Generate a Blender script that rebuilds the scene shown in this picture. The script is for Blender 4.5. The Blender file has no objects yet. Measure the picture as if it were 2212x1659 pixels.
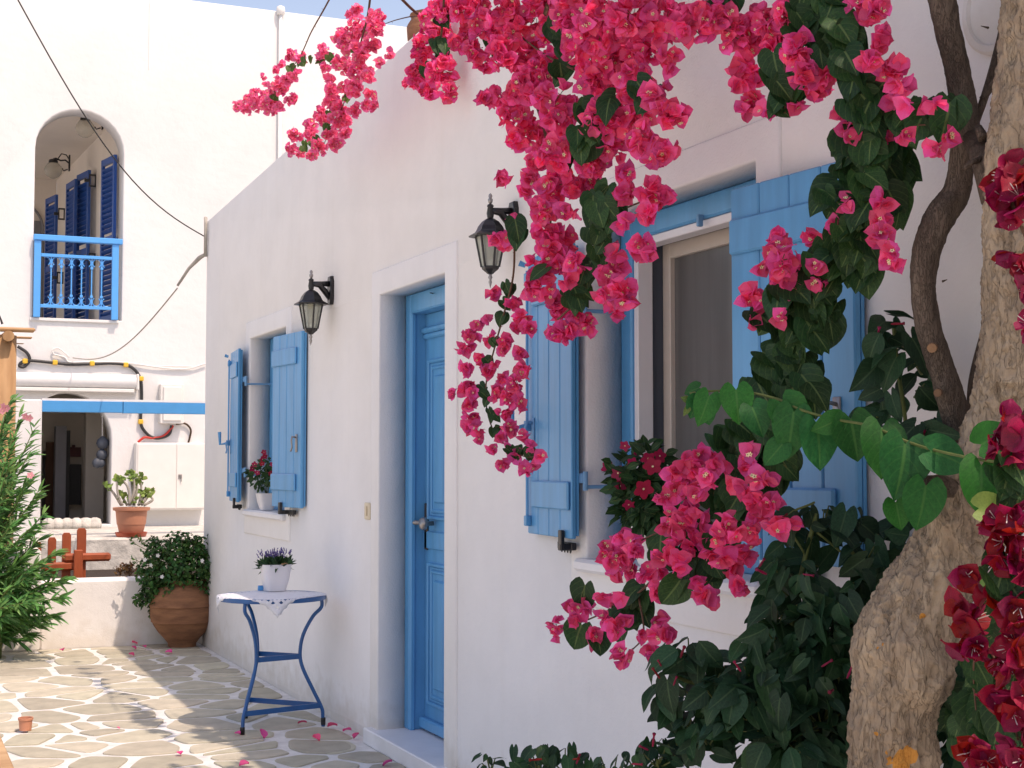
import bpy, math, random
import numpy as np
from mathutils import Vector, Matrix, noise
from mathutils.geometry import tessellate_polygon

# ------------------------------------------------------------------ camera, sky, sun, exposure
rnd = random.Random(7)
YAW, HORIZON, FOC, CAM_H = math.radians(23.2), 1000.0, 3166.0, 1.45     # measured on a 2212 x 1659 view of the photograph
PITCH = math.atan((HORIZON - 829.5) / FOC)
sc = bpy.context.scene
cam_data = bpy.data.cameras.new('camera')
cam_data.sensor_width = 36.0
cam_data.lens = FOC / 2212 * 36
cam_data.clip_start, cam_data.clip_end = 0.05, 1000
cam = bpy.data.objects.new('camera', cam_data)
sc.collection.objects.link(cam)
cam.location = (0, 0, CAM_H)
cam.rotation_euler = (math.pi / 2 + PITCH, 0, -YAW)
sc.camera = cam

SUN_TRAVEL = Vector((-0.194, 0.50, -1.0)).normalized()                  # the way the light travels
world = bpy.data.worlds.new('World'); sc.world = world; world.use_nodes = True
wn = world.node_tree.nodes; wl = world.node_tree.links
sky = wn.new('ShaderNodeTexSky'); sky.sky_type = 'NISHITA'; sky.sun_disc = False
sky.sun_elevation = math.asin(-SUN_TRAVEL.z)
sky.sun_rotation = math.atan2(-SUN_TRAVEL.x, -SUN_TRAVEL.y)
sky.dust_density = 1.6; sky.air_density = 1.0; sky.ozone_density = 2.2; sky.altitude = 0
wn['Background'].inputs['Strength'].default_value = 0.15
wl.new(sky.outputs['Color'], wn['Background'].inputs['Color'])
sun_data = bpy.data.lights.new('sun', 'SUN'); sun_data.energy = 2.0; sun_data.angle = math.radians(0.5)
sun_data.color = (1.0, 0.985, 0.95)
sun = bpy.data.objects.new('sun', sun_data); sc.collection.objects.link(sun)
sun.rotation_euler = SUN_TRAVEL.to_track_quat('-Z', 'Y').to_euler()
sun.location = (8, -12, 25)
sc.view_settings.view_transform = 'Standard'; sc.view_settings.look = 'None'
sc.view_settings.gamma = 1.0; sc.view_settings.use_curve_mapping = False
sc.view_settings.exposure = 0.82
sc.view_settings.use_white_balance = True
sc.view_settings.white_balance_temperature = 8400
sc.view_settings.white_balance_tint = 21
sc.cycles.max_bounces = 10; sc.cycles.diffuse_bounces = 6

# ------------------------------------------------------------------ measuring helpers
CR = Vector((math.cos(YAW), -math.sin(YAW), 0))
CF = Vector((math.sin(YAW) * math.cos(PITCH), math.cos(YAW) * math.cos(PITCH), math.sin(PITCH)))
CU = CR.cross(CF)
CP = Vector((0, 0, CAM_H))
D = 2.37            # x of the near house front
YF = 17.3           # y of the far house front
def ray(px, py): return CF + CR * ((px - 1106) / FOC) + CU * ((829.5 - py) / FOC)
def onwall(px, py, off=0.0): r = ray(px, py); return CP + r * ((D - off) / r.x)
def onfar(px, py, off=0.0): r = ray(px, py); return CP + r * ((YF - off) / r.y)
def ony(px, py, y): r = ray(px, py); return CP + r * (y / r.y)
def onz(px, py, z=0.0): r = ray(px, py); return CP + r * ((z - CAM_H) / r.z)
def atz(px, py, dist): return CP + ray(px, py) * dist
def depth(p): return (Vector(p) - CP).dot(CF)

# ------------------------------------------------------------------ mesh helpers
COL = sc.collection
def tag(o, label=None, cat=None, group=None, kind=None):
    if label: o['label'] = label
    if cat: o['category'] = cat
    if group: o['group'] = group
    if kind: o['kind'] = kind
    return o
def thing(name, label, cat, loc=(0, 0, 0), group=None):
    o = bpy.data.objects.new(name, None); COL.objects.link(o)
    o.location = loc; o.empty_display_size = 0.1
    return tag(o, label, cat, group)
def root_loc(o):
    while o.parent: o = o.parent
    return Vector(o.location)

class MB:
    def __init__(s): s.v = []; s.f = []; s.m = []
    def add(s, vs, fs, mi=0):
        b = len(s.v); s.v += [tuple(v) for v in vs]
        for f in fs: s.f.append(tuple(b + i for i in f)); s.m.append(mi)
        return s
    def box(s, lo, hi, mi=0, M=None):
        x0, y0, z0 = lo; x1, y1, z1 = hi
        vs = [Vector(p) for p in ((x0,y0,z0),(x1,y0,z0),(x1,y1,z0),(x0,y1,z0),(x0,y0,z1),(x1,y0,z1),(x1,y1,z1),(x0,y1,z1))]
        if M is not None: vs = [M @ v for v in vs]
        return s.add(vs, [(0,3,2,1),(4,5,6,7),(0,1,5,4),(1,2,6,5),(2,3,7,6),(3,0,4,7)], mi)
    def bbox(s, lo, hi, b=0.004, mi=0, M=None):
        """box with chamfered edges"""
        lo = Vector(lo); hi = Vector(hi); c = (lo + hi) / 2; h = (hi - lo) / 2
        b = min(b, min(h) * 0.8)
        pts = []; idx = {}
        for sx in (-1, 1):
            for sy in (-1, 1):
                for sz in (-1, 1):
                    for ax in range(3):
                        p = Vector((sx * (h.x - b), sy * (h.y - b), sz * (h.z - b)))
                        p[ax] = (sx, sy, sz)[ax] * h[ax]
                        idx[(sx, sy, sz, ax)] = len(pts); pts.append(c + p)
        fs = []
        for ax in range(3):
            a1, a2 = (ax + 1) % 3, (ax + 2) % 3
            for sg in (-1, 1):
                q = []
                for (u, w) in ((-1,-1),(1,-1),(1,1),(-1,1)):
                    k = [0, 0, 0]; k[ax] = sg; k[a1] = u; k[a2] = w
                    q.append(idx[(k[0], k[1], k[2], ax)])
                fs.append(tuple(q) if sg > 0 else tuple(q[::-1]))
            for u in (-1, 1):
                for w in (-1, 1):      # edge along ax between faces a1,a2
                    k0 = [0,0,0]; k0[a1] = u; k0[a2] = w; k1 = list(k0); k0[ax] = -1; k1[ax] = 1
                    q = (idx[(*k0, a1)], idx[(*k1, a1)], idx[(*k1, a2)], idx[(*k0, a2)])
                    fs.append(q if u * w < 0 else q[::-1])
        for sx in (-1, 1):
            for sy in (-1, 1):
                for sz in (-1, 1):
                    t = (idx[(sx,sy,sz,0)], idx[(sx,sy,sz,1)], idx[(sx,sy,sz,2)])
                    fs.append(t if sx * sy * sz > 0 else t[::-1])
        if M is not None: pts = [M @ p for p in pts]
        return s.add(pts, fs, mi)
    def tube(s, path, rad, n=8, mi=0, cap=True, flat=None):
        path = [Vector(p) for p in path]; k = len(path)
        if not hasattr(rad, '__len__'): rad = [rad] * k
        base = len(s.v); t0 = (path[1] - path[0]).normalized()
        up = Vector((0, 0, 1)) if abs(t0.z) < 0.9 else Vector((1, 0, 0))
        a = t0.cross(up).normalized()
        for i, p in enumerate(path):
            t = (path[min(i + 1, k - 1)] - path[max(i - 1, 0)]).normalized()
            a = (a - t * a.dot(t)).normalized(); b = t.cross(a)
            for j in range(n):
                an = 2 * math.pi * j / n
                s.v.append(tuple(p + (a * math.cos(an) + b * math.sin(an) * (flat or 1)) * rad[i]))
        for i in range(k - 1):
            for j in range(n):
                s.f.append((base + i*n + j, base + i*n + (j+1) % n, base + (i+1)*n + (j+1) % n, base + (i+1)*n + j)); s.m.append(mi)
        if cap:
            s.f.append(tuple(base + j for j in range(n))[::-1]); s.m.append(mi)
            s.f.append(tuple(base + (k-1)*n + j for j in range(n))); s.m.append(mi)
        return s
    def lathe(s, prof, c=(0, 0, 0), n=24, mi=0, M=None, squash=None, a0=0.0):
        base = len(s.v); c = Vector(c); k = len(prof)
        for (r, z) in prof:
            for j in range(n):
                an = 2 * math.pi * j / n + a0; rr = r
                if squash:
                    ca, sa = abs(math.cos(an)), abs(math.sin(an)); rr = r / ((ca**squash + sa**squash) ** (1 / squash))
                p = Vector((rr * math.cos(an), rr * math.sin(an), z))
                s.v.append(tuple((M @ p if M is not None else p) + c))
        for i in range(k - 1):
            for j in range(n):
                s.f.append((base + i*n + j, base + i*n + (j+1) % n, base + (i+1)*n + (j+1) % n, base + (i+1)*n + j)); s.m.append(mi)
        s.f.append(tuple(base + j for j in range(n))[::-1]); s.m.append(mi)
        s.f.append(tuple(base + (k-1)*n + j for j in range(n))); s.m.append(mi)
        return s
    def mesh(s, name, mats, smooth=False, off=None):
        me = bpy.data.meshes.new(name)
        vs = s.v if off is None else [(v[0]-off[0], v[1]-off[1], v[2]-off[2]) for v in s.v]
        me.from_pydata(vs, [], s.f)
        for m in (mats if isinstance(mats, (list, tuple)) else [mats]): me.materials.append(m)
        me.polygons.foreach_set('material_index', s.m)
        if smooth is True: me.polygons.foreach_set('use_smooth', [True] * len(me.polygons))
        me.update()
        if smooth not in (True, False): me.shade_smooth(); me.set_sharp_from_angle(angle=math.radians(smooth)) if hasattr(me, 'set_sharp_from_angle') else None
        return me
    def build(s, name, mats, parent=None, smooth=False):
        if parent is None:
            xs = [v[0] for v in s.v]; ys = [v[1] for v in s.v]; zs = [v[2] for v in s.v]
            off = ((min(xs)+max(xs))/2, (min(ys)+max(ys))/2, min(zs))
        else: off = root_loc(parent)
        o = bpy.data.objects.new(name, s.mesh(name, mats, smooth, off)); COL.objects.link(o)
        if parent is None: o.location = off
        else: o.parent = parent
        return o
def inst(name, me, parent, M, origin):
    o = bpy.data.objects.new(name, me); COL.objects.link(o); o.parent = parent
    o.matrix_local = Matrix.Translation(-Vector(origin)) @ M
    return o
def spline(pts, n=6):
    """Catmull-Rom through tuples of any length"""
    P = [np.array(p, float) for p in pts]; P = [2*P[0]-P[1]] + P + [2*P[-1]-P[-2]]; out = []
    for i in range(1, len(P) - 2):
        for k in range(n):
            t = k / n
            out.append(0.5*((2*P[i]) + (-P[i-1]+P[i+1])*t + (2*P[i-1]-5*P[i]+4*P[i+1]-P[i+2])*t*t + (-P[i-1]+3*P[i]-3*P[i+1]+P[i+2])*t**3))
    out.append(P[-2]); return out
def offset_poly(poly, d):
    """grow a counter-clockwise polygon by d (mitred)"""
    n = len(poly); out = []
    for i in range(n):
        p0, p1, p2 = poly[i-1], poly[i], poly[(i+1) % n]
        e1 = (p1[0]-p0[0], p1[1]-p0[1]); e2 = (p2[0]-p1[0], p2[1]-p1[1])
        l1 = math.hypot(*e1) or 1; l2 = math.hypot(*e2) or 1
        n1 = (e1[1]/l1, -e1[0]/l1); n2 = (e2[1]/l2, -e2[0]/l2)
        m = (n1[0]+n2[0], n1[1]+n2[1]); q = m[0]*n1[0] + m[1]*n1[1]
        q = max(q, 0.3); out.append((p1[0] + m[0]*d/q, p1[1] + m[1]*d/q))
    return out
def slab(mb, outer, holes, put, t, r_out=0.0, r_hole=0.0, mi=0):
    """plate with holes; put(u, v, depth) -> xyz; counter-clockwise outlines; rounded front arrises"""
    st = 4
    def rows(poly, r, sign, tt):
        out = []
        if r > 0:
            for k in range(st + 1):
                a = math.pi / 2 * k / st
                out.append((offset_poly(poly, sign * r * (1 - math.sin(a))), r * (1 - math.cos(a))))
        else: out.append((poly, 0.0))
        out.append((poly, tt)); return out
    R = [rows(outer, r_out, -1, t)] + [rows(h, r_hole, 1, t) for h in holes]
    for where in (0, -1):
        loops = [[Vector((u, v, 0)) for (u, v) in rr[where][0]] for rr in R]
        flat = [p for lp in loops for p in lp]
        tris = tessellate_polygon(loops)
        mb.add([put(p.x, p.y, R[0][where][1]) for p in flat], [tuple(x) for x in tris], mi)
    for rr in R:
        for (pa, da), (pb, db) in zip(rr[:-1], rr[1:]):
            n = len(pa)
            mb.add([put(u, v, da) for (u, v) in pa] + [put(u, v, db) for (u, v) in pb],
                   [(i, (i+1) % n, n + (i+1) % n, n + i) for i in range(n)], mi)
def rect(u0, v0, u1, v1): return [(u0, v0), (u1, v0), (u1, v1), (u0, v1)]
def fix_normals(o):
    import bmesh
    bm = bmesh.new(); bm.from_mesh(o.data)
    bmesh.ops.remove_doubles(bm, verts=bm.verts, dist=1e-5)
    bmesh.ops.recalc_face_normals(bm, faces=bm.faces); bm.to_mesh(o.data); bm.free()

# ------------------------------------------------------------------ materials
def mat(name, col, rough=0.6, var=0.0, scale=8.0, bump=0.0, bscale=40.0, col2=None, metal=0.0, spec=0.5,
        objrand=0.0, island=0.0, transl=None, stretch=None, coat=0.0, detail=6.0, bdist=0.01, fine=None, cracks=0):
    m = bpy.data.materials.new(name); m.use_nodes = True
    N = m.node_tree.nodes; L = m.node_tree.links; b = N['Principled BSDF']; out = N['Material Output']
    b.inputs['Roughness'].default_value = rough; b.inputs['Metallic'].default_value = metal
    b.inputs['Specular IOR Level'].default_value = spec
    if coat: b.inputs['Coat Weight'].default_value = coat; b.inputs['Coat Roughness'].default_value = 0.15
    tc = N.new('ShaderNodeTexCoord'); mp = N.new('ShaderNodeMapping'); L.new(tc.outputs['Object'], mp.inputs['Vector'])
    if stretch: mp.inputs['Scale'].default_value = stretch
    c2 = col2 or tuple(c * (1 - var) for c in col)
    ns = N.new('ShaderNodeTexNoise'); ns.inputs['Scale'].default_value = scale; ns.inputs['Detail'].default_value = detail
    ns.inputs['Roughness'].default_value = 0.6
    L.new(mp.outputs['Vector'], ns.inputs['Vector'])
    rp = N.new('ShaderNodeValToRGB'); rp.color_ramp.elements[0].position = 0.33; rp.color_ramp.elements[1].position = 0.67
    rp.color_ramp.elements[0].color = (*c2, 1); rp.color_ramp.elements[1].color = (*col, 1)
    L.new(ns.outputs['Fac'], rp.inputs['Fac']); cur = rp.outputs['Color']
    if objrand or island:
        if objrand: oi = N.new('ShaderNodeObjectInfo'); rs = oi.outputs['Random']; amt = objrand
        else: rs = None; amt = island
        if island:
            g = N.new('ShaderNodeNewGeometry')
            if rs is None: rs = g.outputs['Random Per Island']
            else:
                ad = N.new('ShaderNodeMath'); ad.operation = 'ADD'; L.new(rs, ad.inputs[0]); L.new(g.outputs['Random Per Island'], ad.inputs[1])
                fr = N.new('ShaderNodeMath'); fr.operation = 'FRACT'; L.new(ad.outputs[0], fr.inputs[0]); rs = fr.outputs[0]
        hs = N.new('ShaderNodeHueSaturation')
        mr = N.new('ShaderNodeMapRange'); mr.inputs['To Min'].default_value = 1 - amt; mr.inputs['To Max'].default_value = 1 + amt
        L.new(rs, mr.inputs['Value']); L.new(mr.outputs['Result'], hs.inputs['Value'])
        m2 = N.new('ShaderNodeMath'); m2.operation = 'MULTIPLY'; m2.inputs[1].default_value = 7.31; L.new(rs, m2.inputs[0])
        m3 = N.new('ShaderNodeMath'); m3.operation = 'FRACT'; L.new(m2.outputs[0], m3.inputs[0])
        mh = N.new('ShaderNodeMapRange'); mh.inputs['To Min'].default_value = 0.5 - 0.07 * amt; mh.inputs['To Max'].default_value = 0.5 + 0.07 * amt
        L.new(m3.outputs[0], mh.inputs['Value']); L.new(mh.outputs['Result'], hs.inputs['Hue'])
        L.new(cur, hs.inputs['Color']); cur = hs.outputs['Color']
    L.new(cur, b.inputs['Base Color'])
    if bump:
        nb = N.new('ShaderNodeTexNoise'); nb.inputs['Scale'].default_value = bscale; nb.inputs['Detail'].default_value = 5
        L.new(mp.outputs['Vector'], nb.inputs['Vector']); h = nb.outputs['Fac']
        if fine:
            n2 = N.new('ShaderNodeTexNoise'); n2.inputs['Scale'].default_value = fine; n2.inputs['Detail'].default_value = 3
            L.new(mp.outputs['Vector'], n2.inputs['Vector'])
            ma = N.new('ShaderNodeMath'); ma.operation = 'MULTIPLY_ADD'; ma.inputs[1].default_value = 0.15
            L.new(n2.outputs['Fac'], ma.inputs[0]); L.new(h, ma.inputs[2]); h = ma.outputs[0]
        bu = N.new('ShaderNodeBump'); bu.inputs['Strength'].default_value = bump; bu.inputs['Distance'].default_value = bdist
        L.new(h, bu.inputs['Height']); L.new(bu.outputs['Normal'], b.inputs['Normal'])
    if cracks:
        vo = N.new('ShaderNodeTexVoronoi'); vo.feature = 'DISTANCE_TO_EDGE'; vo.inputs['Scale'].default_value = cracks
        wn_ = N.new('ShaderNodeTexNoise'); wn_.inputs['Scale'].default_value = cracks * .8; wn_.inputs['Detail'].default_value = 4
        wm = N.new('ShaderNodeMixRGB'); wm.blend_type = 'ADD'; wm.inputs['Fac'].default_value = 0.09
        L.new(mp.outputs['Vector'], wn_.inputs['Vector']); L.new(mp.outputs['Vector'], wm.inputs['Color1']); L.new(wn_.outputs['Color'], wm.inputs['Color2']); L.new(wm.outputs['Color'], vo.inputs['Vector'])
        cr = N.new('ShaderNodeMapRange'); cr.inputs['From Max'].default_value = .14; cr.inputs['To Min'].default_value = .74; cr.inputs['From Max'].default_value = .10; L.new(vo.outputs['Distance'], cr.inputs['Value'])
        mu = N.new('ShaderNodeMixRGB'); mu.blend_type = 'MULTIPLY'; mu.inputs['Fac'].default_value = 1; L.new(cur, mu.inputs['Color1']); L.new(cr.outputs[0], mu.inputs['Color2']); cur = mu.outputs['Color']; L.new(cur, b.inputs['Base Color'])
        b2 = N.new('ShaderNodeBump'); b2.inputs['Strength'].default_value = 1; b2.inputs['Distance'].default_value = .006; L.new(cr.outputs[0], b2.inputs['Height']); L.new(b.inputs['Normal'].links[0].from_socket, b2.inputs['Normal']); L.new(b2.outputs['Normal'], b.inputs['Normal'])
    if transl:
        tr = N.new('ShaderNodeBsdfTranslucent'); mx = N.new('ShaderNodeMixShader'); mx.inputs['Fac'].default_value = transl
        L.new(cur, tr.inputs['Color']); L.new(b.outputs['BSDF'], mx.inputs[1]); L.new(tr.outputs['BSDF'], mx.inputs[2])
        L.new(mx.outputs['Shader'], out.inputs['Surface'])
    return m
M = {}
M['plaster'] = mat('white_plaster', (0.81, 0.79, 0.775), 0.9, 0.06, 2.5, 0.7, 5, bdist=0.016, fine=130, spec=0.2)
def weather(m):
    N = m.node_tree.nodes; L = m.node_tree.links; b = N['Principled BSDF']; src = b.inputs['Base Color'].links[0].from_socket
    tc = N.new('ShaderNodeTexCoord'); sx = N.new('ShaderNodeSeparateXYZ'); L.new(tc.outputs['Object'], sx.inputs[0])
    ns = N.new('ShaderNodeTexNoise'); ns.inputs['Scale'].default_value = 9; ns.inputs['Detail'].default_value = 6; L.new(tc.outputs['Object'], ns.inputs['Vector'])
    ad = N.new('ShaderNodeMath'); ad.operation = 'MULTIPLY_ADD'; ad.inputs[1].default_value = -.5; L.new(ns.outputs['Fac'], ad.inputs[0]); L.new(sx.outputs['Z'], ad.inputs[2])
    mr = N.new('ShaderNodeMapRange'); mr.inputs['From Min'].default_value = -.22; mr.inputs['From Max'].default_value = -.02; mr.inputs['To Min'].default_value = .45; mr.inputs['To Max'].default_value = 0; L.new(ad.outputs[0], mr.inputs['Value'])
    m1 = N.new('ShaderNodeMixRGB'); L.new(mr.outputs[0], m1.inputs['Fac']); L.new(src, m1.inputs['Color1']); m1.inputs['Color2'].default_value = (.52, .45, .36, 1)
    mp = N.new('ShaderNodeMapping'); mp.inputs['Scale'].default_value = (9, 9, .5); L.new(tc.outputs['Object'], mp.inputs['Vector'])
    n2 = N.new('ShaderNodeTexNoise'); n2.inputs['Scale'].default_value = 1.0; n2.inputs['Detail'].default_value = 5; L.new(mp.outputs['Vector'], n2.inputs['Vector'])
    m2 = N.new('ShaderNodeMapRange'); m2.inputs['From Min'].default_value = .56; m2.inputs['From Max'].default_value = .80; m2.inputs['To Max'].default_value = .13; L.new(n2.outputs['Fac'], m2.inputs['Value'])
    m3 = N.new('ShaderNodeMixRGB'); L.new(m2.outputs[0], m3.inputs['Fac']); L.new(m1.outputs['Color'], m3.inputs['Color1']); m3.inputs['Color2'].default_value = (.66, .61, .54, 1)
    L.new(m3.outputs['Color'], b.inputs['Base Color'])
weather(M['plaster'])
M['plaster_far'] = mat('white_plaster_far', (0.70, 0.695, 0.69), 0.9, 0.06, 1.5, 0.5, 9, bdist=0.012, fine=120, spec=0.2)
M['veranda'] = mat('cream_plaster', (0.80, 0.73, 0.65), 0.9, 0.06, 2, 0.2, 20)
M['concrete'] = mat('rough_limewash', (0.62, 0.60, 0.56), 0.95, 0.35, 9, 0.9, 14, bdist=0.02, fine=90, spec=0.15)
M['marble'] = mat('white_marble', (0.78, 0.78, 0.80), 0.45, 0.12, 4, 0.1, 30)
M['mortar'] = mat('white_joint_paint', (0.76, 0.75, 0.73), 0.9, 0.25, 11, 0.6, 50, bdist=0.006)
M['ground'] = mat('pale_ground', (0.70, 0.67, 0.62), 0.95, 0.2, 1.2, 0.3, 20)
M['stone'] = mat('grey_green_flagstone', (0.50, 0.46, 0.36), 0.75, 0.0, 6, 0.5, 22, col2=(0.37, 0.345, 0.27), objrand=0.16, bdist=0.008, fine=140)
M['blue'] = mat('sky_blue_paint', (0.066, 0.335, 0.62), 0.42, 0.16, 16, 0.25, 40, bdist=0.003, coat=0.1, stretch=(1, 1, 0.14))
M['blue_dull'] = mat('worn_blue_paint', (0.12, 0.33, 0.56), 0.5, 0.12, 12, 0.2, 60, bdist=0.003)
M['navy'] = mat('navy_blue_paint', (0.008, 0.085, 0.34), 0.4, 0.1, 6, 0.1, 60)
M['table_blue'] = mat('table_blue_enamel', (0.005, 0.10, 0.30), 0.3, 0.15, 12, 0.1, 90)
M['rail_blue'] = mat('balcony_blue_paint', (0.05, 0.33, 0.74), 0.35, 0.05, 8, 0.05, 60)
M['beam_blue'] = mat('turquoise_blue_paint', (0.03, 0.28, 0.60), 0.6, 0.08, 8, 0.1, 60)
M['black'] = mat('black_iron', (0.012, 0.012, 0.014), 0.35, 0.2, 20, 0.2, 90, bdist=0.002)
M['silver'] = mat('tarnished_metal', (0.35, 0.33, 0.32), 0.35, 0.2, 40, metal=0.7)
M['bronze'] = mat('dark_bronze', (0.09, 0.055, 0.035), 0.4, 0.3, 50, metal=0.6)
M['alu_white'] = mat('white_window_frame', (0.78, 0.77, 0.78), 0.4, 0.03, 10)
M['alu_cream'] = mat('cream_window_sash', (0.58, 0.52, 0.45), 0.5, 0.06, 10)
M['slate'] = mat('slate_blue_lining', (0.06, 0.075, 0.10), 0.6, 0.1, 10)
M['screen'] = mat('dark_fly_screen', (0.135, 0.135, 0.13), 0.28, 0.25, 3, stretch=(1, 6, 0.4))
M['terracotta'] = mat('old_terracotta', (0.32, 0.145, 0.07), 0.85, 0.0, 5, 0.6, 26, col2=(0.17, 0.07, 0.035), stretch=(1, 1, 4), bdist=0.008)
M['terracotta_new'] = mat('orange_terracotta', (0.56, 0.235, 0.14), 0.7, 0.08, 8, 0.1, 60)
M['saucer'] = mat('red_plastic', (0.52, 0.10, 0.05), 0.5, 0.08, 8)
M['white_pot'] = mat('white_ceramic', (0.74, 0.73, 0.75), 0.4, 0.04, 10, 0.1, 60)
M['soil'] = mat('potting_soil', (0.035, 0.022, 0.014), 0.95, 0.4, 30, 0.8, 50)
M['wood'] = mat('pale_log_wood', (0.52, 0.31, 0.15), 0.7, 0.0, 6, 0.4, 30, col2=(0.30, 0.16, 0.07), stretch=(1, 1, 0.15))
M['wood_h'] = mat('pale_beam_wood', (0.60, 0.40, 0.22), 0.7, 0.0, 6, 0.4, 30, col2=(0.38, 0.21, 0.10), stretch=(0.15, 1, 1))
M['redwood'] = mat('orange_stained_wood', (0.38, 0.075, 0.022), 0.6, 0.0, 8, 0.2, 40, col2=(0.26, 0.05, 0.015), stretch=(1, 1, 0.3))
M['cloth'] = mat('white_lace', (0.74, 0.76, 0.82), 0.9, 0.08, 30, 0.5, 180)
M['cable'] = mat('black_cable', (0.02, 0.02, 0.022), 0.5, 0.1)
M['cable_grey'] = mat('painted_cable', (0.42, 0.39, 0.34), 0.7, 0.3, 20)
M['cable_white'] = mat('white_cable', (0.72, 0.71, 0.69), 0.7, 0.1)
M['clip'] = mat('yellow_clip', (0.70, 0.42, 0.04), 0.5)
M['redcable'] = mat('red_cable', (0.5, 0.03, 0.02), 0.5)
M['plastic_white'] = mat('white_plastic_box', (0.72, 0.70, 0.67), 0.5, 0.06, 6)
M['ivory'] = mat('ivory_switch', (0.68, 0.58, 0.42), 0.4)
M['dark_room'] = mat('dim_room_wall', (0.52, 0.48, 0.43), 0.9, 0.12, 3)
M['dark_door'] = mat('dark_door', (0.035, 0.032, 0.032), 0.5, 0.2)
M['greycol'] = mat('grey_paint', (0.22, 0.22, 0.24), 0.7, 0.1)
M['brown'] = mat('brown_wood', (0.13, 0.05, 0.022), 0.6, 0.2)
M['plaque'] = mat('maroon_plaque', (0.10, 0.008, 0.01), 0.5, 0.2)
M['bark_pale'] = mat('pale_flaky_bark', (0.43, 0.325, 0.225), 0.9, 0.0, 16, 1.0, 60, col2=(0.22, 0.16, 0.115), stretch=(1, 1, 0.36), bdist=0.012, fine=260, spec=0.15, cracks=36)
M['bark_dark'] = mat('dark_brown_bark', (0.17, 0.125, 0.095), 0.9, 0.0, 20, 0.9, 70, col2=(0.085, 0.062, 0.048), stretch=(1, 1, 0.25), bdist=0.008, spec=0.15, cracks=80)
M['bare_wood'] = mat('exposed_orange_wood', (0.30, 0.16, 0.08), 0.8, 0.0, 14, 0.4, 60, col2=(0.16, 0.08, 0.045))
M['twig'] = mat('brown_twig', (0.12, 0.055, 0.03), 0.8, 0.3, 30)
M['twig_green'] = mat('green_twig', (0.10, 0.13, 0.03), 0.7, 0.3, 30)
M['pink'] = mat('pink_bract', (0.95, 0.15, 0.38), 0.6, 0.0, 30, 0.3, 60, col2=(0.87, 0.065, 0.23), objrand=0.26, island=0.26, transl=0.42, bdist=0.004)
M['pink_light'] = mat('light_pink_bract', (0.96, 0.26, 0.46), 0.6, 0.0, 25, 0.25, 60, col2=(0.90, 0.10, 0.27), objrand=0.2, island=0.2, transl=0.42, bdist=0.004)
M['crimson'] = mat('crimson_bract', (0.42, 0.006, 0.035), 0.55, 0.0, 25, 0.3, 60, col2=(0.20, 0.003, 0.03), objrand=0.3, island=0.3, transl=0.38, bdist=0.004)
M['vinca'] = mat('magenta_petal', (0.48, 0.008, 0.075), 0.6, 0.0, 20, col2=(0.34, 0.004, 0.045), objrand=0.15, transl=0.3)
M['cream'] = mat('cream_floret', (0.75, 0.62, 0.36), 0.6)
M['floret_eye'] = mat('floret_eye', (0.10, 0.06, 0.02), 0.7)
M['stamen'] = mat('white_stamen', (0.62, 0.52, 0.50), 0.5)
M['lav'] = mat('lavender_floret', (0.10, 0.06, 0.26), 0.7, 0.3, 30, island=0.4)
M['oleander_flower'] = mat('pale_pink_petal', (0.72, 0.30, 0.34), 0.6, transl=0.4)
M['white_flower'] = mat('white_petal', (0.8, 0.8, 0.78), 0.6, transl=0.3)
def leafmat(name, c, c2, rnd_amt=0.35, transl=0.22, rough=0.5, vein=0.5, veincol=(0.20, 0.30, 0.10)):
    m = mat(name, c, rough, 0, 14, 0.25, 50, col2=c2, objrand=rnd_amt, island=rnd_amt, transl=transl, bdist=0.004, spec=0.28)
    N = m.node_tree.nodes; L = m.node_tree.links; b = N['Principled BSDF']
    uv = N.new('ShaderNodeUVMap'); uv.uv_map = 'UVMap'; sx = N.new('ShaderNodeSeparateXYZ'); L.new(uv.outputs['UV'], sx.inputs[0])
    ab = N.new('ShaderNodeMath'); ab.operation = 'ABSOLUTE'; L.new(sx.outputs['X'], ab.inputs[0])
    mr = N.new('ShaderNodeMapRange'); mr.inputs['From Min'].default_value = 0.03; mr.inputs['From Max'].default_value = 0.09
    mr.inputs['To Min'].default_value = vein; mr.inputs['To Max'].default_value = 0; L.new(ab.outputs[0], mr.inputs['Value'])
    # side veins: sin of (t - 0.7|u|)
    ms = N.new('ShaderNodeMath'); ms.operation = 'MULTIPLY_ADD'; ms.inputs[1].default_value = -0.45; L.new(ab.outputs[0], ms.inputs[0]); L.new(sx.outputs['Y'], ms.inputs[2])
    mm = N.new('ShaderNodeMath'); mm.operation = 'MULTIPLY'; mm.inputs[1].default_value = 34; L.new(ms.outputs[0], mm.inputs[0])
    si = N.new('ShaderNodeMath'); si.operation = 'SINE'; L.new(mm.outputs[0], si.inputs[0])
    m4 = N.new('ShaderNodeMapRange'); m4.inputs['From Min'].default_value = 0.86; m4.inputs['From Max'].default_value = 1.0
    m4.inputs['To Min'].default_value = 0; m4.inputs['To Max'].default_value = vein * 0.35; L.new(si.outputs[0], m4.inputs['Value'])
    mx0 = N.new('ShaderNodeMath'); mx0.operation = 'MAXIMUM'; L.new(mr.outputs[0], mx0.inputs[0]); L.new(m4.outputs[0], mx0.inputs[1])
    src = b.inputs['Base Color'].links[0].from_socket
    mx = N.new('ShaderNodeMixRGB'); L.new(mx0.outputs[0], mx.inputs['Fac']); L.new(src, mx.inputs['Color1']); mx.inputs['Color2'].default_value = (*veincol, 1)
    L.new(mx.outputs['Color'], b.inputs['Base Color'])
    return m
M['leaf_dark'] = leafmat('dark_green_leaf', (0.022, 0.075, 0.018), (0.010, 0.040, 0.014), rough=.5)
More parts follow.
